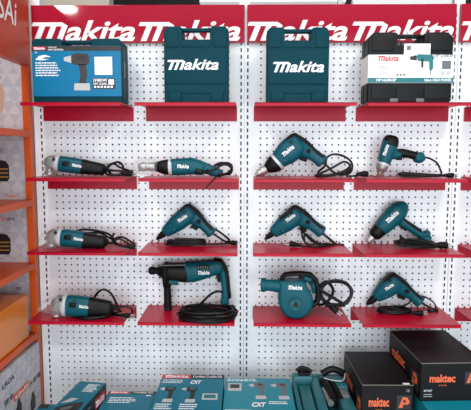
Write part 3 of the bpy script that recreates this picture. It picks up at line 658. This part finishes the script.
# ------------------------------------------------------------------ cases on the top shelf
def case_body(t, px0, px1, pyt, Yf, Yb, z, m, hw_frac, notch=7.5, chamf=.012):
    """blow moulded case standing on its long edge; front at Yf"""
    x0, x1 = at(px0, 70, Yf).x, at(px1, 70, Yf).x; zt = at((px0+px1)/2, pyt, Yf).z; w_ = x1-x0; cx = (x0+x1)/2; hn = w_*hw_frac; nd = notch/F*(Yf+CD)
    c = chamf; out = [(x0+c*.4, z), (x1-c*.4, z), (x1, z+c*.6), (x1, zt-c), (x1-c, zt), (cx+hn+.008, zt), (cx+hn, zt-.006), (cx+hn, zt-nd), (cx-hn, zt-nd), (cx-hn, zt-.006), (cx-hn-.008, zt), (x0+c, zt), (x0, zt-c), (x0, z+c*.6)]
    ym = (Yf+Yb)/2
    bm = bmesh.new(); prism(bm, out, Yf, ym-.0012, .005, 3); obj('front_shell', bm, m, t, True)
    bm = bmesh.new(); prism(bm, out, ym+.0012, Yb, .005, 3); obj('rear_shell', bm, m, t, True)
    ins = [(cx+(a-cx)*.985, z+.002+(b-z)*.985) for a, b in out]
    bm = bmesh.new(); prism(bm, ins, ym-.002, ym+.002); obj('seam', bm, 'rubber', t)
    bm = bmesh.new(); box(bm, cx-hn-.006, cx+hn+.006, ym-.014, ym+.014, zt-.010, zt+.002, .004); obj('carry_handle', bm, m, t, True)
    return x0, x1, zt, cx, w_, hn, nd
def teal_case(px0, px1, pyt, tx0, tx1, ty0, ty1, lab):
    Yf, Yb = -.165, -.065; z = ZS[0]
    t = thing('tool_case', (at((px0+px1)/2, 70, Yf).x, (Yf+Yb)/2, z), lab, 'tool case', 'teal plastic tool cases on the top shelf')
    x0, x1, zt, cx, w_, hn, nd = case_body(t, px0, px1, pyt, Yf, Yb, z, 'caset', .215, 12.5)
    H = zt-z
    bm = bmesh.new(); box(bm, x0+.004, x1-.004, Yf-.004, Yf+.006, z+H*.255, z+H*.70, .003); obj('front_panel', bm, 'caset', t, True)
    bm = bmesh.new(); box(bm, x0+.004, cx-hn-.012, Yf-.004, Yf+.004, z+H*.73, zt-.012, .004); box(bm, cx+hn+.012, x1-.004, Yf-.004, Yf+.004, z+H*.73, zt-.012, .004)
    box(bm, cx-hn-.005, cx+hn+.005, Yf-.003, Yf+.004, z+H*.73, zt-nd-.008, .003)
    obj('upper_ribs', bm, 'caset', t, True)
    bm = bmesh.new(); box(bm, x0+.010, x1-.010, Yf-.003, Yf+.004, z+H*.13, z+H*.235, .003); obj('lower_band', bm, 'caset', t, True)
    for k in (-1, 1):
        bm = bmesh.new(); xx = cx+k*w_*.33; box(bm, xx-.022, xx+.022, Yf-.008, Yf+.004, z+.004, z+H*.145, .004); box(bm, xx-.016, xx+.016, Yf-.0095, Yf+.004, z+H*.05, z+H*.07, .001)
        obj('latch', bm, 'caset', t, True)
    f = Face((0, Yf-.004, 0), (1, 0, 0), (0, 0, 1), (0, -1, 0)); bm = bmesh.new()
    p = at(tx0, ty1, Yf-.004); q2 = at(tx1, ty0, Yf-.004); f.logo(bm, p.x, p.z, q2.x-p.x, q2.z-p.z, wt=.27); obj('lettering', bm, 'white', t)
teal_case(164, 228.3, 26, 167.5, 219.5, 58.5, 69.8, 'teal plastic tool case left of the middle upright')
teal_case(266.8, 329, 27, 273, 325, 60.5, 72.3, 'teal plastic tool case right of the middle upright')

# flat printed picture of a cordless drill
def drill_print(f, bms, x, y, sx, sy, flip=1):
    T = lambda pts: [(x+p[0]*sx*flip, y+p[1]*sy) for p in pts]
    f.poly(bms[0], T([(.30, 1.0), (.5, 1.05), (.95, 1.03), (1.0, .95), (.98, .78), (.9, .72), (.40, .72), (.30, .78)]))
    f.poly(bms[0], T([(.56, .74), (.86, .74), (.90, .50), (.84, .18), (.58, .18), (.64, .45)]))
    f.poly(bms[1], T([(.02, .93), (.30, .98), (.30, .77), (.02, .83)]), .0007)
    f.poly(bms[1], T([(.40, .2), (.98, .2), (1.0, .0), (.38, .0)]), .0007)
    f.poly(bms[2], T([(.52, .98), (.85, .98), (.85, .86), (.52, .86)]), .0010)

# the boxed drill case at the left
Yf, Yb = -.175, -.07; z = ZS[0]
t = thing('boxed_tool_case', (at(77, 70, Yf).x, (Yf+Yb)/2, z), 'wide tool case in a bright blue printed sleeve beside the orange cabinet', 'tool case')
x0, x1, zt, cx, w_, hn, nd = case_body(t, 32.2, 121.5, 38.3, Yf, Yb, z, 'caset', .16, 9.5, .010)
f = Face((0, Yf, 0), (1, 0, 0), (0, 0, 1), (0, -1, 0))
zz = lambda py: at(77, py, Yf).z
xx = lambda px: at(px, 70, Yf).x
bm = bmesh.new(); box(bm, xx(32.6), xx(121.2), Yf-.003, Yb+.003, zz(96.5), zz(46), .0008); sl = obj('printed_sleeve', bm, 'blue', t)
f = Face((0, Yf-.003, 0), (1, 0, 0), (0, 0, 1), (0, -1, 0))
obj('card_insert', nbox(xx(66), xx(83), -.095, -.092, zz(47), zz(42)), 'white', t)
bm = bmesh.new(); f.rect(bm, xx(32.6), zz(51), xx(121.2), zz(46.2)); obj('black_band', bm, 'ink', sl)
bm = bmesh.new(); f.rect(bm, xx(34), zz(50.2), xx(47), zz(46.8), .0009); obj('red_badge', bm, 'inkred', sl)
bm = bmesh.new(); f.logo(bm, xx(35), zz(49.8), xx(46)-xx(35), zz(47.2)-zz(49.8), .0014, wt=.3)
f.text(bm, 'CORDLESS', xx(49), zz(48), .03, .004, bold=.01); f.text(bm, 'IMPACT DRIVER DRILL', xx(49), zz(50.6), .055, .0055, bold=.02); obj('band_lettering', bm, 'white', sl)
bm = bmesh.new(); f.poly(bm, [(xx(p), zz(q)) for p, q in ((36, 60), (40, 56), (46, 55), (52, 57), (46, 57.2), (42, 59), (50, 59.5), (43, 60.5))])
f.text(bm, 'XPT', xx(36), zz(53.5), .008, .005, bold=.01)
lines(f, bm, xx(36), zz(62.5), xx(62)-xx(36), 6, .0085, .0038)
f.rect(bm, xx(95), zz(75), xx(112.5), zz(57), .0007); obj('sleeve_print', bm, 'white', sl)
bm = bmesh.new(); lines(f, bm, xx(96), zz(58.5), xx(111)-xx(96), 6, .0095, .002); 
for p in bm.verts: p.co.y -= .0006
obj('fine_print', bm, 'grey', sl)
bm = bmesh.new(); f.rect(bm, xx(92.5), zz(89), xx(115), zz(78.5)); obj('spec_panel', bm, 'ink', sl)
bm = bmesh.new()
f.text(bm, 'DF488DWE', xx(93.5), zz(81.8), xx(107)-xx(93.5), .010, bold=.02, off=.0013); f.text(bm, '18V 2.0Ah', xx(93.5), zz(85), xx(107)-xx(93.5), .008, bold=.02, off=.0013)
for k in range(6): f.rect(bm, xx(94+k*3.3), zz(88), xx(96.2+k*3.3), zz(86), .0012)
f.rect(bm, xx(108.5), zz(84.8), xx(114), zz(79.5), .0012)
obj('spec_lettering', bm, 'white', sl)
b3 = [bmesh.new() for _ in range(3)]; drill_print(f, b3, xx(64), zz(90.5), xx(90)-xx(64), zz(55)-zz(90.5))
obj('tool_picture', b3[0], 'inkgrey2', sl); obj('tool_picture_light', b3[1], 'grey', sl); obj('tool_picture_dark', b3[2], 'ink', sl)
bm = bmesh.new(); xr = xx(121.2)
fs = Face((xr, Yf, 0), (0, 1, 0), (0, 0, 1), (1, 0, 0)); fs.rect(bm, .004, zz(49.5), .098, zz(45)); fs.rect(bm, .01, zz(90), .09, zz(80)); obj('side_band', bm, 'ink', sl)
bm = bmesh.new(); fs.rect(bm, .03, zz(76), .085, zz(60)); obj('side_print', bm, 'grey', sl)

# the black case at the right
Yf, Yb = -.170, -.06
t = thing('drill_case', (at(411, 70, Yf).x, (Yf+Yb)/2, z), 'black plastic drill case with a white printed sleeve around it', 'tool case')
x0, x1, zt, cx, w_, hn, nd = case_body(t, 368, 452.5, 32, Yf, Yb, z, 'casek', .155, 12, .018)
H = zt-z
for a, b, c, d in ((x0+.012, cx-hn-.012, .74, .95), (cx+hn+.012, x1-.012, .74, .95), (x0+.012, cx-.05, .06, .25), (cx+.05, x1-.012, .06, .25), (cx-.045, cx+.045, .02, .22)):
    bm = bmesh.new(); box(bm, a, b, Yf-.005, Yf+.004, z+H*c, z+H*d, .003); obj('moulded_panel', bm, 'casek', t, True)
for k in (-1, 1):
    bm = bmesh.new(); q_ = cx+k*.045-.01; box(bm, q_-.014, q_+.014, Yf-.010, Yf+.004, z+.003, z+.016, .002); obj('latch', bm, 'inkgrey', t, True)
xx = lambda px: at(px, 70, Yf).x
zz = lambda py: at(411, py, Yf).z
bm = bmesh.new(); box(bm, x0-.0015, x1+.0015, Yf-.007, Yb+.002, zz(83.2), zz(55), .0006); sl = obj('printed_sleeve', bm, 'white', t)
f = Face((0, Yf-.007, 0), (1, 0, 0), (0, 0, 1), (0, -1, 0))
bm = bmesh.new(); box(bm, xx(403), xx(429), Yf-.007, Yf+.001, zz(55.5), zz(44), .0006); obj('sleeve_tab', bm, 'white', sl)
bm = bmesh.new(); f.rect(bm, x0-.001, zz(83), x1+.001, zz(78)); obj('teal_band', bm, 'inkteal', sl)
bm = bmesh.new(); f.logo(bm, xx(377), zz(61.5), xx(398)-xx(377), zz(55.5)-zz(61.5), wt=.32); f.text(bm, 'Tool Kit', xx(379), zz(64), .03, .005); obj('red_lettering', bm, 'inkred', sl)
bm = bmesh.new(); f.text(bm, 'HP1630KSP', xx(433), zz(57.8), xx(452)-xx(433), .010, bold=.02); lines(f, bm, xx(378), zz(66.5), .045, 4, .0075, .0022)
f.rect(bm, xx(441), zz(69.5), xx(450), zz(61)); 
for k in range(3): f.rect(bm, xx(396+k*3.4), zz(76), xx(398+k*3.4), zz(74))
f.rect(bm, xx(405.5), zz(50.5), xx(409.5), zz(46.2)); obj('black_print', bm, 'inkgrey', sl)
for k in range(2):
    bm = bmesh.new(); p = (xx(442+k*5.5), zz(73.5)); f.poly(bm, [(p[0]+.007*math.cos(q/12*2*PI), p[1]+.007*math.sin(q/12*2*PI)) for q in range(12)]); obj('round_mark', bm, 'grey', sl)
bm = bmesh.new(); f.text(bm, 'HP1630KSP', xx(376), zz(81.8), xx(396)-xx(376), .010, off=.0014, bold=.02); f.text(bm, '16mm HIGH POWER', xx(424), zz(81.8), xx(451)-xx(424), .010, off=.0014, bold=.02); obj('band_lettering', bm, 'white', sl)
bm = bmesh.new(); f.poly(bm, [(xx(p), zz(q)) for p, q in ((415, 56.5), (417, 54.5), (431, 55), (433, 58), (432, 61), (432.5, 68), (431, 71), (428.5, 70.5), (428, 62), (417, 61.5))]); obj('tool_picture', bm, 'inkteal', sl)
bm = bmesh.new(); f.poly(bm, [(xx(p), zz(q)) for p, q in ((409, 57), (415, 55.5), (416, 61), (409, 60))], .0007); f.poly(bm, [(xx(p), zz(q)) for p, q in ((420, 59), (422.5, 59), (422.5, 68), (420.5, 68))], .0007)
f.poly(bm, [(xx(p), zz(q)) for p, q in ((429.5, 71), (430.5, 71), (429.5, 76.5), (429, 76.5))], .0007); obj('tool_picture_dark', bm, 'ink', sl)

# ------------------------------------------------------------------ cartons at the bottom
def carton(name, corners, ztop, h, m, lab, cat, group, rot=0, edge=None):
    """top face given by its back-left, back-right picture points, depth in metres"""
    (bl, br, depth) = corners; A = atz(*bl, ztop); Bx = at(br, bl[1], A.y).x; wd = (Bx-A.x)/math.cos(rot); U = Vector((math.cos(rot), math.sin(rot), 0)); B = A+U*wd; Vv = Vector((-U.y, U.x, 0))
    o = thing(name, (A+B)/2-Vv*depth/2+Vector((0, 0, -h)), lab, cat, group)
    mt = Matrix(((U.x, Vv.x, 0, A.x), (U.y, Vv.y, 0, A.y), (0, 0, 1, ztop), (0, 0, 0, 1)))
    bm = bmesh.new(); box(bm, 0, wd, -depth, 0, -h, 0, .0012, mt); obj('carton_body', bm, m, o)
    top = Face(A, U, Vv, (0, 0, 1))                       # x along, y negative towards the viewer
    front = Face(A-Vv*depth, U, (0, 0, 1), -Vv)
    right = Face(A+U*wd-Vv*depth, Vv, (0, 0, 1), U)
    left = Face(A, -Vv, (0, 0, 1), -U)
    return o, wd, top, front, right, left
G1 = 'printed teal cartons lying under the pegboard'
zc = .61
# c : combo kit carton, centre left
o, wd, top, front, right, left = carton('kit_carton', ((163, 374.5), 224.5, .34), zc, zc-ZD, 'cteal', 'teal kit carton picturing two drills and a charger, left of the middle seam', 'carton', G1)
bm = bmesh.new(); top.rect(bm, .0, -.032, wd*.46, -.001); obj('red_badge', bm, 'inkred', o)
bm = bmesh.new(); top.rect(bm, wd*.465, -.032, wd, -.001); obj('black_band', bm, 'ink', o)
bm = bmesh.new(); top.logo(bm, wd*.05, -.028, wd*.38, .024, .0014, wt=.3); top.text(bm, 'Cordless Combo Kit', wd*.50, -.026, wd*.46, .018, .0014, bold=.02)
top.text(bm, 'CXT', wd*.48, -.078, wd*.17, .028, .001, shear=.3, bold=.04); lines(top, bm, wd*.04, -.045, wd*.40, 3, .011, .003); lines(top, bm, wd*.05, -.228, wd*.26, 5, .014, .005); lines(top, bm, wd*.40, -.228, wd*.26, 5, .014, .005); obj('lettering', bm, 'white', o)
b3 = [bmesh.new() for _ in range(3)]
drill_print(top, b3, wd*.04, -.215, wd*.24, .11); drill_print(top, b3, wd*.37, -.215, wd*.24, .11)
top.rect(b3[1], wd*.70, -.195, wd*.93, -.150); top.rect(b3[2], wd*.73, -.185, wd*.90, -.160, .0009)
obj('tool_picture', b3[0], 'ink', o); obj('tool_picture_light', b3[1], 'grey', o); obj('tool_picture_dark', b3[2], 'inkteal', o)
# d : right neighbour
o, wd, top, front, right, left = carton('kit_carton', ((225.6, 377.8), 290, .34), zc-.008, zc-.008-ZD, 'cteal2', 'pale teal kit carton directly under the middle upright', 'carton', G1)
b3 = [bmesh.new() for _ in range(3)]
drill_print(top, b3, wd*.36, -.165, wd*.25, .12); drill_print(top, b3, wd*.69, -.165, wd*.25, .12)
top.rect(b3[1], wd*.05, -.105, wd*.25, -.045); top.rect(b3[2], wd*.08, -.085, wd*.22, -.055, .0009)
obj('tool_picture', b3[0], 'inkgrey', o); obj('tool_picture_light', b3[1], 'grey', o); obj('tool_picture_dark', b3[2], 'ink', o)
bm = bmesh.new(); top.text(bm, 'CXT', wd*.40, -.222, wd*.20, .032, .001, shear=.3, bold=.04); lines(top, bm, wd*.64, -.182, wd*.32, 2, .012, .004); lines(top, bm, wd*.03, -.010, wd*.5, 2, .012, .004); top.rect(bm, wd*.03, -.300, wd*.40, -.242); obj('lettering', bm, 'white', o)
bm = bmesh.new(); top.rect(bm, wd*.42, -.28, wd*.96, -.244); obj('red_badge', bm, 'inkred', o)
bm = bmesh.new(); top.logo(bm, wd*.46, -.276, wd*.4, .028, .0014, wt=.3); obj('badge_lettering', bm, 'white', o)
# b : lower carton between
o, wd, top, front, right, left = carton('kit_carton', ((109, 391), 156.4, .30), zc-.065, zc-.065-ZD, 'cteal', 'low teal carton with red and black badge between two taller cartons', 'carton', G1)
bm = bmesh.new(); top.rect(bm, .005, -.022, wd*.45, -.001); obj('red_badge', bm, 'inkred', o)
bm = bmesh.new(); top.rect(bm, wd*.5, -.022, wd, -.001); obj('black_band', bm, 'ink', o)
bm = bmesh.new(); top.logo(bm, .01, -.018, wd*.36, .014, .0014, wt=.3); top.text(bm, 'Cordless Kit', wd*.54, -.018, wd*.4, .013, .0014, bold=.02); lines(top, bm, wd*.1, -.05, wd*.6, 4, .012, .004); top.rect(bm, wd*.82, -.036, wd*.92, -.03); obj('lettering', bm, 'white', o)
# a : turned carton at the left
A = atz(80, 381.5, .60); B = atz(106.5, 381, .60)
o, wd, top, front, right, left = carton('kit_carton', ((80, 381), 107, .30), .60, .60-ZD, 'cteal', 'narrow teal carton turned askew at the lower left, black printed side', 'carton', G1, rot=-.13)
bm = bmesh.new(); right.rect(bm, .001, -.100, .299, -.001); obj('black_side', bm, 'ink', o)
bm = bmesh.new(); right.rect(bm, .20, -.055, .285, -.020, .0009); obj('red_badge', bm, 'inkred', o)
bm = bmesh.new(); right.logo(bm, .205, -.050, .075, .026, .0014, wt=.3); lines(right, bm, .03, -.02, .14, 3, .014, .006); lines(top, bm, wd*.42, -.02, wd*.5, 7, .009, .0035); obj('lettering', bm, 'white', o)
b3 = [bmesh.new() for _ in range(3)]
top.poly(b3[0], [(wd*.1, -.27), (wd*.12, -.20), (wd*.4, -.17), (wd*.85, -.15), (wd*.9, -.2), (wd*.5, -.23), (wd*.3, -.27)]); top.poly(b3[1], [(wd*.1, -.17), (wd*.3, -.13), (wd*.55, -.13), (wd*.4, -.155)]); top.poly(b3[2], [(wd*.3, -.2), (wd*.6, -.18), (wd*.6, -.2), (wd*.3, -.22)], .0009)
obj('tool_picture', b3[0], 'ink', o); obj('tool_picture_light', b3[1], 'grey', o); obj('tool_picture_dark', b3[2], 'inkgrey', o)
# dark corner at lower left
o, wd, top, front, right, left = carton('kit_carton', ((41, 404), 60, .2), .56, .56-ZD, 'cteal', 'dark cornered teal carton at the foot of the orange cabinet', 'carton', G1)
bm = bmesh.new(); top.rect(bm, .0, -.03, wd*.5, -.001); obj('black_band', bm, 'ink', o)

# black cartons
G2 = 'black cartons with orange lettering'
def mk_logo(f, bmo, bmk, bmw, x, y, s):
    """square badge: orange mark on a lighter framed square"""
    f.rect(bmk, x, y, x+s, y+s, .0007)
    f.poly(bmo, [(x+s*.12, y+s*.12), (x+s*.42, y+s*.12), (x+s*.42, y+s*.35), (x+s*.78, y+s*.35), (x+s*.9, y+s*.55), (x+s*.7, y+s*.85), (x+s*.4, y+s*.88), (x+s*.28, y+s*.55)], .0013)
    f.poly(bmk, [(x+s*.42, y+s*.5), (x+s*.62, y+s*.5), (x+s*.62, y+s*.68), (x+s*.42, y+s*.68)], .0018)
def mk_carton(bl, br, depth, zt, h, lab, turn=0, th=.13):
    o, wd, top, front, right, left = carton('tool_carton', (bl, br, depth), zt, h, 'mk', lab, 'carton', G2, rot=turn)
    bo, bk, bw, bs, bo2, bo3, bo4, bo5, bk2, bw2 = (bmesh.new() for _ in range(10))
    front.text(bo, 'maktec', wd*.13, -th*.50, wd*.40, th*.21, .001, bold=.035); front.text(bo2, 'BY MAKITA', wd*.28, -th*.60, wd*.12, th*.045, .001)
    mk_logo(front, bo3, bk, bw, wd*.68, -th*.56, th*.32)
    left.text(bo4, 'maktec', depth*.12, -th*.62, depth*.42, th*.3, .001, bold=.035); mk_logo(left, bo5, bk2, bw, depth*.72, -th*.85, th*.5)
    front.text(bw, 'MT607', wd*.05, -th*.74, wd*.13, th*.06, .001, bold=.02); lines(front, bw, wd*.05, -th*.80, wd*.14, 2, .007, .002); front.text(bw2, 'CE', wd*.86, -th*.16, wd*.06, th*.06, .001)
    e = bmesh.new(); e2 = .0016
    front.rect(e, 0, -.0016, wd, .0002, .0006); left.rect(e, 0, -.0012, depth, .0002, .0004)
    top.rect(e, 0, -.0006, .0001, 0, .0001)
    obj('worn_edge', e, 'kraft', o); obj('orange_lettering', bo, 'mko', o); obj('maker_line', bo2, 'mko', o); obj('side_lettering', bo4, 'mko', o); obj('badge_square', bk, 'inkgrey2', o); obj('badge_square', bk2, 'inkgrey2', o); obj('badge_mark', bo3, 'mko', o); obj('badge_mark', bo5, 'mko', o); obj('white_lettering', bw, 'grey', o); obj('approval_mark', bw2, 'grey', o); bs.free()
    s = bmesh.new(); top.rect(s, wd*.80, -depth*.99, wd*.93, -depth*.955, .0008); obj('white_tape', s, 'white', o)
    s = bmesh.new(); top.rect(s, wd*.002, -depth*.5-.0006, wd*.998, -depth*.5+.0006, .0003); obj('flap_seam', s, 'ink', o)
zf = .69
mk_carton((344.3, 351.4), 388.6, .285, zf, zf-ZD, 'lower black carton with orange lettering, left of the two', .02, .15)
zg = .775
mk_carton((389.8, 330.6), 446, .305, zg, .128, 'higher black carton with orange lettering on a teal carton', .06)
# teal cartons beneath the black ones
o, wd, top, front, right, left = carton('kit_carton', ((406, 379), 474, .29), zg-.1285, zg-.1285-ZD, 'cteal2', 'pale teal carton beneath the higher black carton', 'carton', G1)
bm = bmesh.new(); front.rect(bm, .004, -.02, wd-.01, -.004); obj('white_band', bm, 'grey', o)
bm = bmesh.new(); front.text(bm, 'Cordless Combo Kit', wd*.3, -.017, wd*.5, .011, .001, bold=.02); obj('lettering', bm, 'ink', o)

# ------------------------------------------------------------------ open teal case with its charger and batteries
zt_ = .615
A = atz(291.5, 375, zt_); B = atz(352, 378, zt_)
o = thing('open_tool_case', (A.x+.11, A.y-.15, zt_-.12), 'open teal case of foam lobes holding black batteries, left of the black cartons', 'tool case')
X0, Y0, wd = A.x, A.y, .196
def lobe(x0, x1, y0, y1, h0, h1, bev=.006, m='caset', nm='tray_lobe'):
    bm = bmesh.new(); box(bm, X0+x0, X0+x1, Y0-y1, Y0-y0, zt_+h0, zt_+h1, bev); return obj(nm, bm, m, o, True)
tl = mat('tray_teal', (.010, .115, .135), .4, bump=.2, bscale=500)
lobe(0, wd, 0, .33, ZD-zt_, -.055, .006, tl, 'tray_base')
lobe(0, .014, 0, .33, -.06, -.002, .004, tl, 'tray_rim'); lobe(wd-.014, wd, 0, .33, -.06, -.012, .004, tl, 'tray_rim'); lobe(0, wd, 0, .012, -.06, .006, .004, tl, 'tray_rim')
lobe(.002, .074, .010, .052, -.06, .018, .01, tl); lobe(.018, .060, .075, .33, -.06, -.002, .01, tl); lobe(.064, .098, .0, .33, -.06, .002, .008, tl)
lobe(.098, .190, .010, .05, -.06, .006, .01, tl); lobe(.150, .192, .075, .115, -.06, .012, .012, tl); lobe(.145, .192, .175, .33, -.06, .000, .012, tl)
c0 = lobe(.020, .064, .016, .046, .012, .030, .007, 'rubber', 'battery'); 
bm = bmesh.new(); tube(bm, [Vector((X0+.015, Y0-.03, zt_+.03)), Vector((X0+.034, Y0-.026, zt_+.041)), Vector((X0+.055, Y0-.03, zt_+.037)), Vector((X0+.072, Y0-.036, zt_+.028))], .007, 3, 10); obj('battery_clip', bm, 'black', o, True)
bm = bmesh.new(); c = Vector((X0+.145, Y0-.03, zt_+.018)); loftpts = [c+Vector((dx, 0, dz)) for dx, dz in ((-.035, 0), (-.015, .014), (.005, .02), (.03, .012), (.045, .002))]; tube(bm, loftpts, .0125, 3, 12); obj('driver_body', bm, 'black', o, True)
for (dx, r, m, ln) in ((.120, .014, 'black', .13), (.146, .010, 'rubber', .12)):
    bm = bmesh.new(); tube(bm, [Vector((X0+dx-.012, Y0-.06, zt_+.006)), Vector((X0+dx, Y0-.12, zt_+.003)), Vector((X0+dx+.006, Y0-.06-ln, zt_-.002))], r, 3, 12); obj('driver_handle', bm, m, o, True)
bm = bmesh.new(); tube(bm, [Vector((X0+.108, Y0-.10, zt_-.006)), Vector((X0+.112, Y0-.17, zt_-.008)), Vector((X0+.116, Y0-.20, zt_-.01))], .011, 3, 12); obj('steel_chuck', bm, 'alu', o, True)
lobe(.150, .184, .118, .172, -.05, .006, .005, 'inkgrey', 'charger'); None
bm = bmesh.new(); tube(bm, [Vector((X0+.11, Y0-.07, zt_+.022)), Vector((X0+.14, Y0-.085, zt_+.020)), Vector((X0+.175, Y0-.09, zt_+.022)), Vector((X0+.190, Y0-.05, zt_+.03))], .0016, 5, 6); obj('thin_cable', bm, 'ring', o, True)

# ------------------------------------------------------------------ orange cabinet on the left
XC = SEAM[0]-.014; DEP = .38; YL = -.95
o = thing('display_cabinet', (XC-DEP/2, -.4, 0), 'tall orange display cabinet along the left edge with lettered top panel', 'display cabinet')
bm = bmesh.new(); box(bm, XC-.027, XC, -.036, -.008, .0, 2.055, .0015); obj('corner_post', bm, 'orange', o)
bm = bmesh.new(); box(bm, XC-DEP, XC-.027, -.022, -.010, .0, 2.055); obj('end_panel', bm, 'check', o)
bm = bmesh.new(); box(bm, XC-DEP-.02, XC-DEP, YL, -.012, .0, 2.055); obj('back_panel', bm, 'check', o)
bm = bmesh.new(); box(bm, XC-DEP, XC, YL, YL+.03, .0, 2.055); obj('side_panel', bm, 'orange', o)
zt = atx(0, 57, XC+.012).z
bm = bmesh.new(); box(bm, XC-.02, XC+.012, YL, -.045, atx(20, 62, XC+.012).z, 2.06, .002); sp = obj('sign_panel', bm, 'sign', o)
f = Face((XC+.012, 0, 0), (0, 1, 0), (0, 0, 1), (1, 0, 0)); bm = bmesh.new()
p0, p1 = atx(-2, 22, XC+.012), atx(17, 27, XC+.012); f.text(bm, 'SAi', p0.y, p1.z, p1.y-p0.y, .083, bold=.008, shear=.15); obj('lettering', bm, 'white', sp)
ZSH = [atx(1, 130, XC).z, atx(1, 209, XC).z, atx(1, 283, XC).z, atx(1, 366, XC).z]
for k, zz_ in enumerate(ZSH):
    bm = bmesh.new(); box(bm, XC-DEP, XC-.006, YL+.03, -.0225, zz_-.012, zz_+.006); box(bm, XC-.012, XC-.002, YL+.03, -.037, zz_-.016, zz_+.008, .001)
    obj('shelf_board', bm, 'orange', o)
# printed tool pictures and words on the end panel
f = Face((0, -.022, 0), (1, 0, 0), (0, 0, 1), (0, -1, 0))
def bat(p, q, s):
    a = at(p, q, -.022); bm = bmesh.new(); pts = [(-.06, .0), (.012, -.002), (.020, .010), (.020, .055), (.008, .070), (-.02, .075), (-.06, .072)]
    f.poly(bm, [(a.x+u*s, a.z+v*s) for u, v in pts]); obj('battery_picture', bm, 'ink', o)
    bm = bmesh.new()
    for k in range(3): f.rect(bm, a.x-.05*s, a.z+(.012+k*.014)*s, a.x+.016*s, a.z+(.0165+k*.014)*s, .001)
    obj('battery_stripes', bm, mat('print_ochre', (.42, .22, .03), .5), o)
bat(4, 181, 1.1); bat(5.5, 254, 1.1)
bm = bmesh.new()
a = at(7, 197, -.022); f.text(bm, '3.0Ah', a.x, a.z, .034, .009, .001, bold=.02)
a = at(0, 221, -.022); f.text(bm, '12V', a.x, a.z, .026, .018, .001, bold=.02)
a = at(9, 265, -.022); f.text(bm, '3.0Ah', a.x, a.z, .042, .010, .001, bold=.02); obj('orange_print', bm, 'mko', o)
bm = bmesh.new(); a = at(6.8, 221, -.022); f.text(bm, '锂电', a.x, a.z, .034, .014, .001); a = at(15.5, 290, -.022); f.text(bm, '锂电', a.x, a.z, .022, .013, .001)
a = at(-6, 153, -.022); f.text(bm, '系列', a.x, a.z, .036, .018, .001); a = at(-6, 79, -.022); f.text(bm, '系列', a.x, a.z, .028, .012, .001); obj('black_print', bm, 'ink', o)
bm = bmesh.new(); a = at(-1, 98, -.022); f.poly(bm, [(a.x+.02*math.cos(q/16*2*PI), a.z+.06*math.sin(q/16*2*PI)) for q in range(16)]); obj('tan_print', bm, 'skin', o)
# orange bin on the fourth level
bx = XC-.012
p_ = atx(1, 304, bx); q_ = atx(27.5, 294, bx); zt4 = q_.z-.002; yq = q_.y
tag(obj('storage_bin', nbox(bx-.24, bx, YL+.1, yq, ZSH[3]+.009, zt4, .003), 'orange2', origin=(bx, yq, ZSH[3]+.009)), 'plain orange box standing on the lowest visible cabinet shelf', 'box')
# white printed carton below
zt5 = ZSH[3]-.030
o2 = thing('battery_carton', (XC-.13, -.4, .30), 'grey checkered carton with black and red printing at the bottom left', 'carton')
cf = XC+.004
bm = bmesh.new(); box(bm, cf-.26, cf, YL+.05, -.040, .30, zt5, .002); obj('carton_body', bm, 'check', o2)
f = Face((cf, 0, 0), (0, 1, 0), (0, 0, 1), (1, 0, 0))
def along(bm, s, a, b, h, **k):
    p, q2 = atx(*a, cf), atx(*b, cf); f.text(bm, s, p.y, (p.z+q2.z)/2, q2.y-p.y, h, **k)
bm = bmesh.new(); along(bm, 'LAOA', (2, 390), (14.5, 379), .020, bold=.02); along(bm, '锂电', (4, 408), (14, 398), .024, bold=.01); along(bm, '大容量', (29, 388), (40.5, 376), .022, bold=.01); obj('black_lettering', bm, 'ink', o2)
bm = bmesh.new(); p, q2 = atx(14, 400, cf), atx(28.5, 388, cf); f.rect(bm, p.y, (p.z+q2.z)/2-.004, q2.y, (p.z+q2.z)/2+.026); obj('red_badge', bm, 'mko', o2)
bm = bmesh.new(); f.text(bm, '4.0mAh', p.y+.004, (p.z+q2.z)/2+.002, q2.y-p.y-.008, .017, .0013, bold=.01); obj('badge_lettering', bm, 'white', o2)
for px in (19, 33):
    bm = bmesh.new(); a = atx(px, 412-(px-19)*.55, cf); f.poly(bm, [(a.y+u, a.z+v) for u, v in ((-.02, -.022), (.022, -.022), (.024, .02), (.014, .035), (.010, .05), (-.008, .048), (-.012, .03), (-.022, .02))]); obj('battery_picture', bm, 'ink', o2)
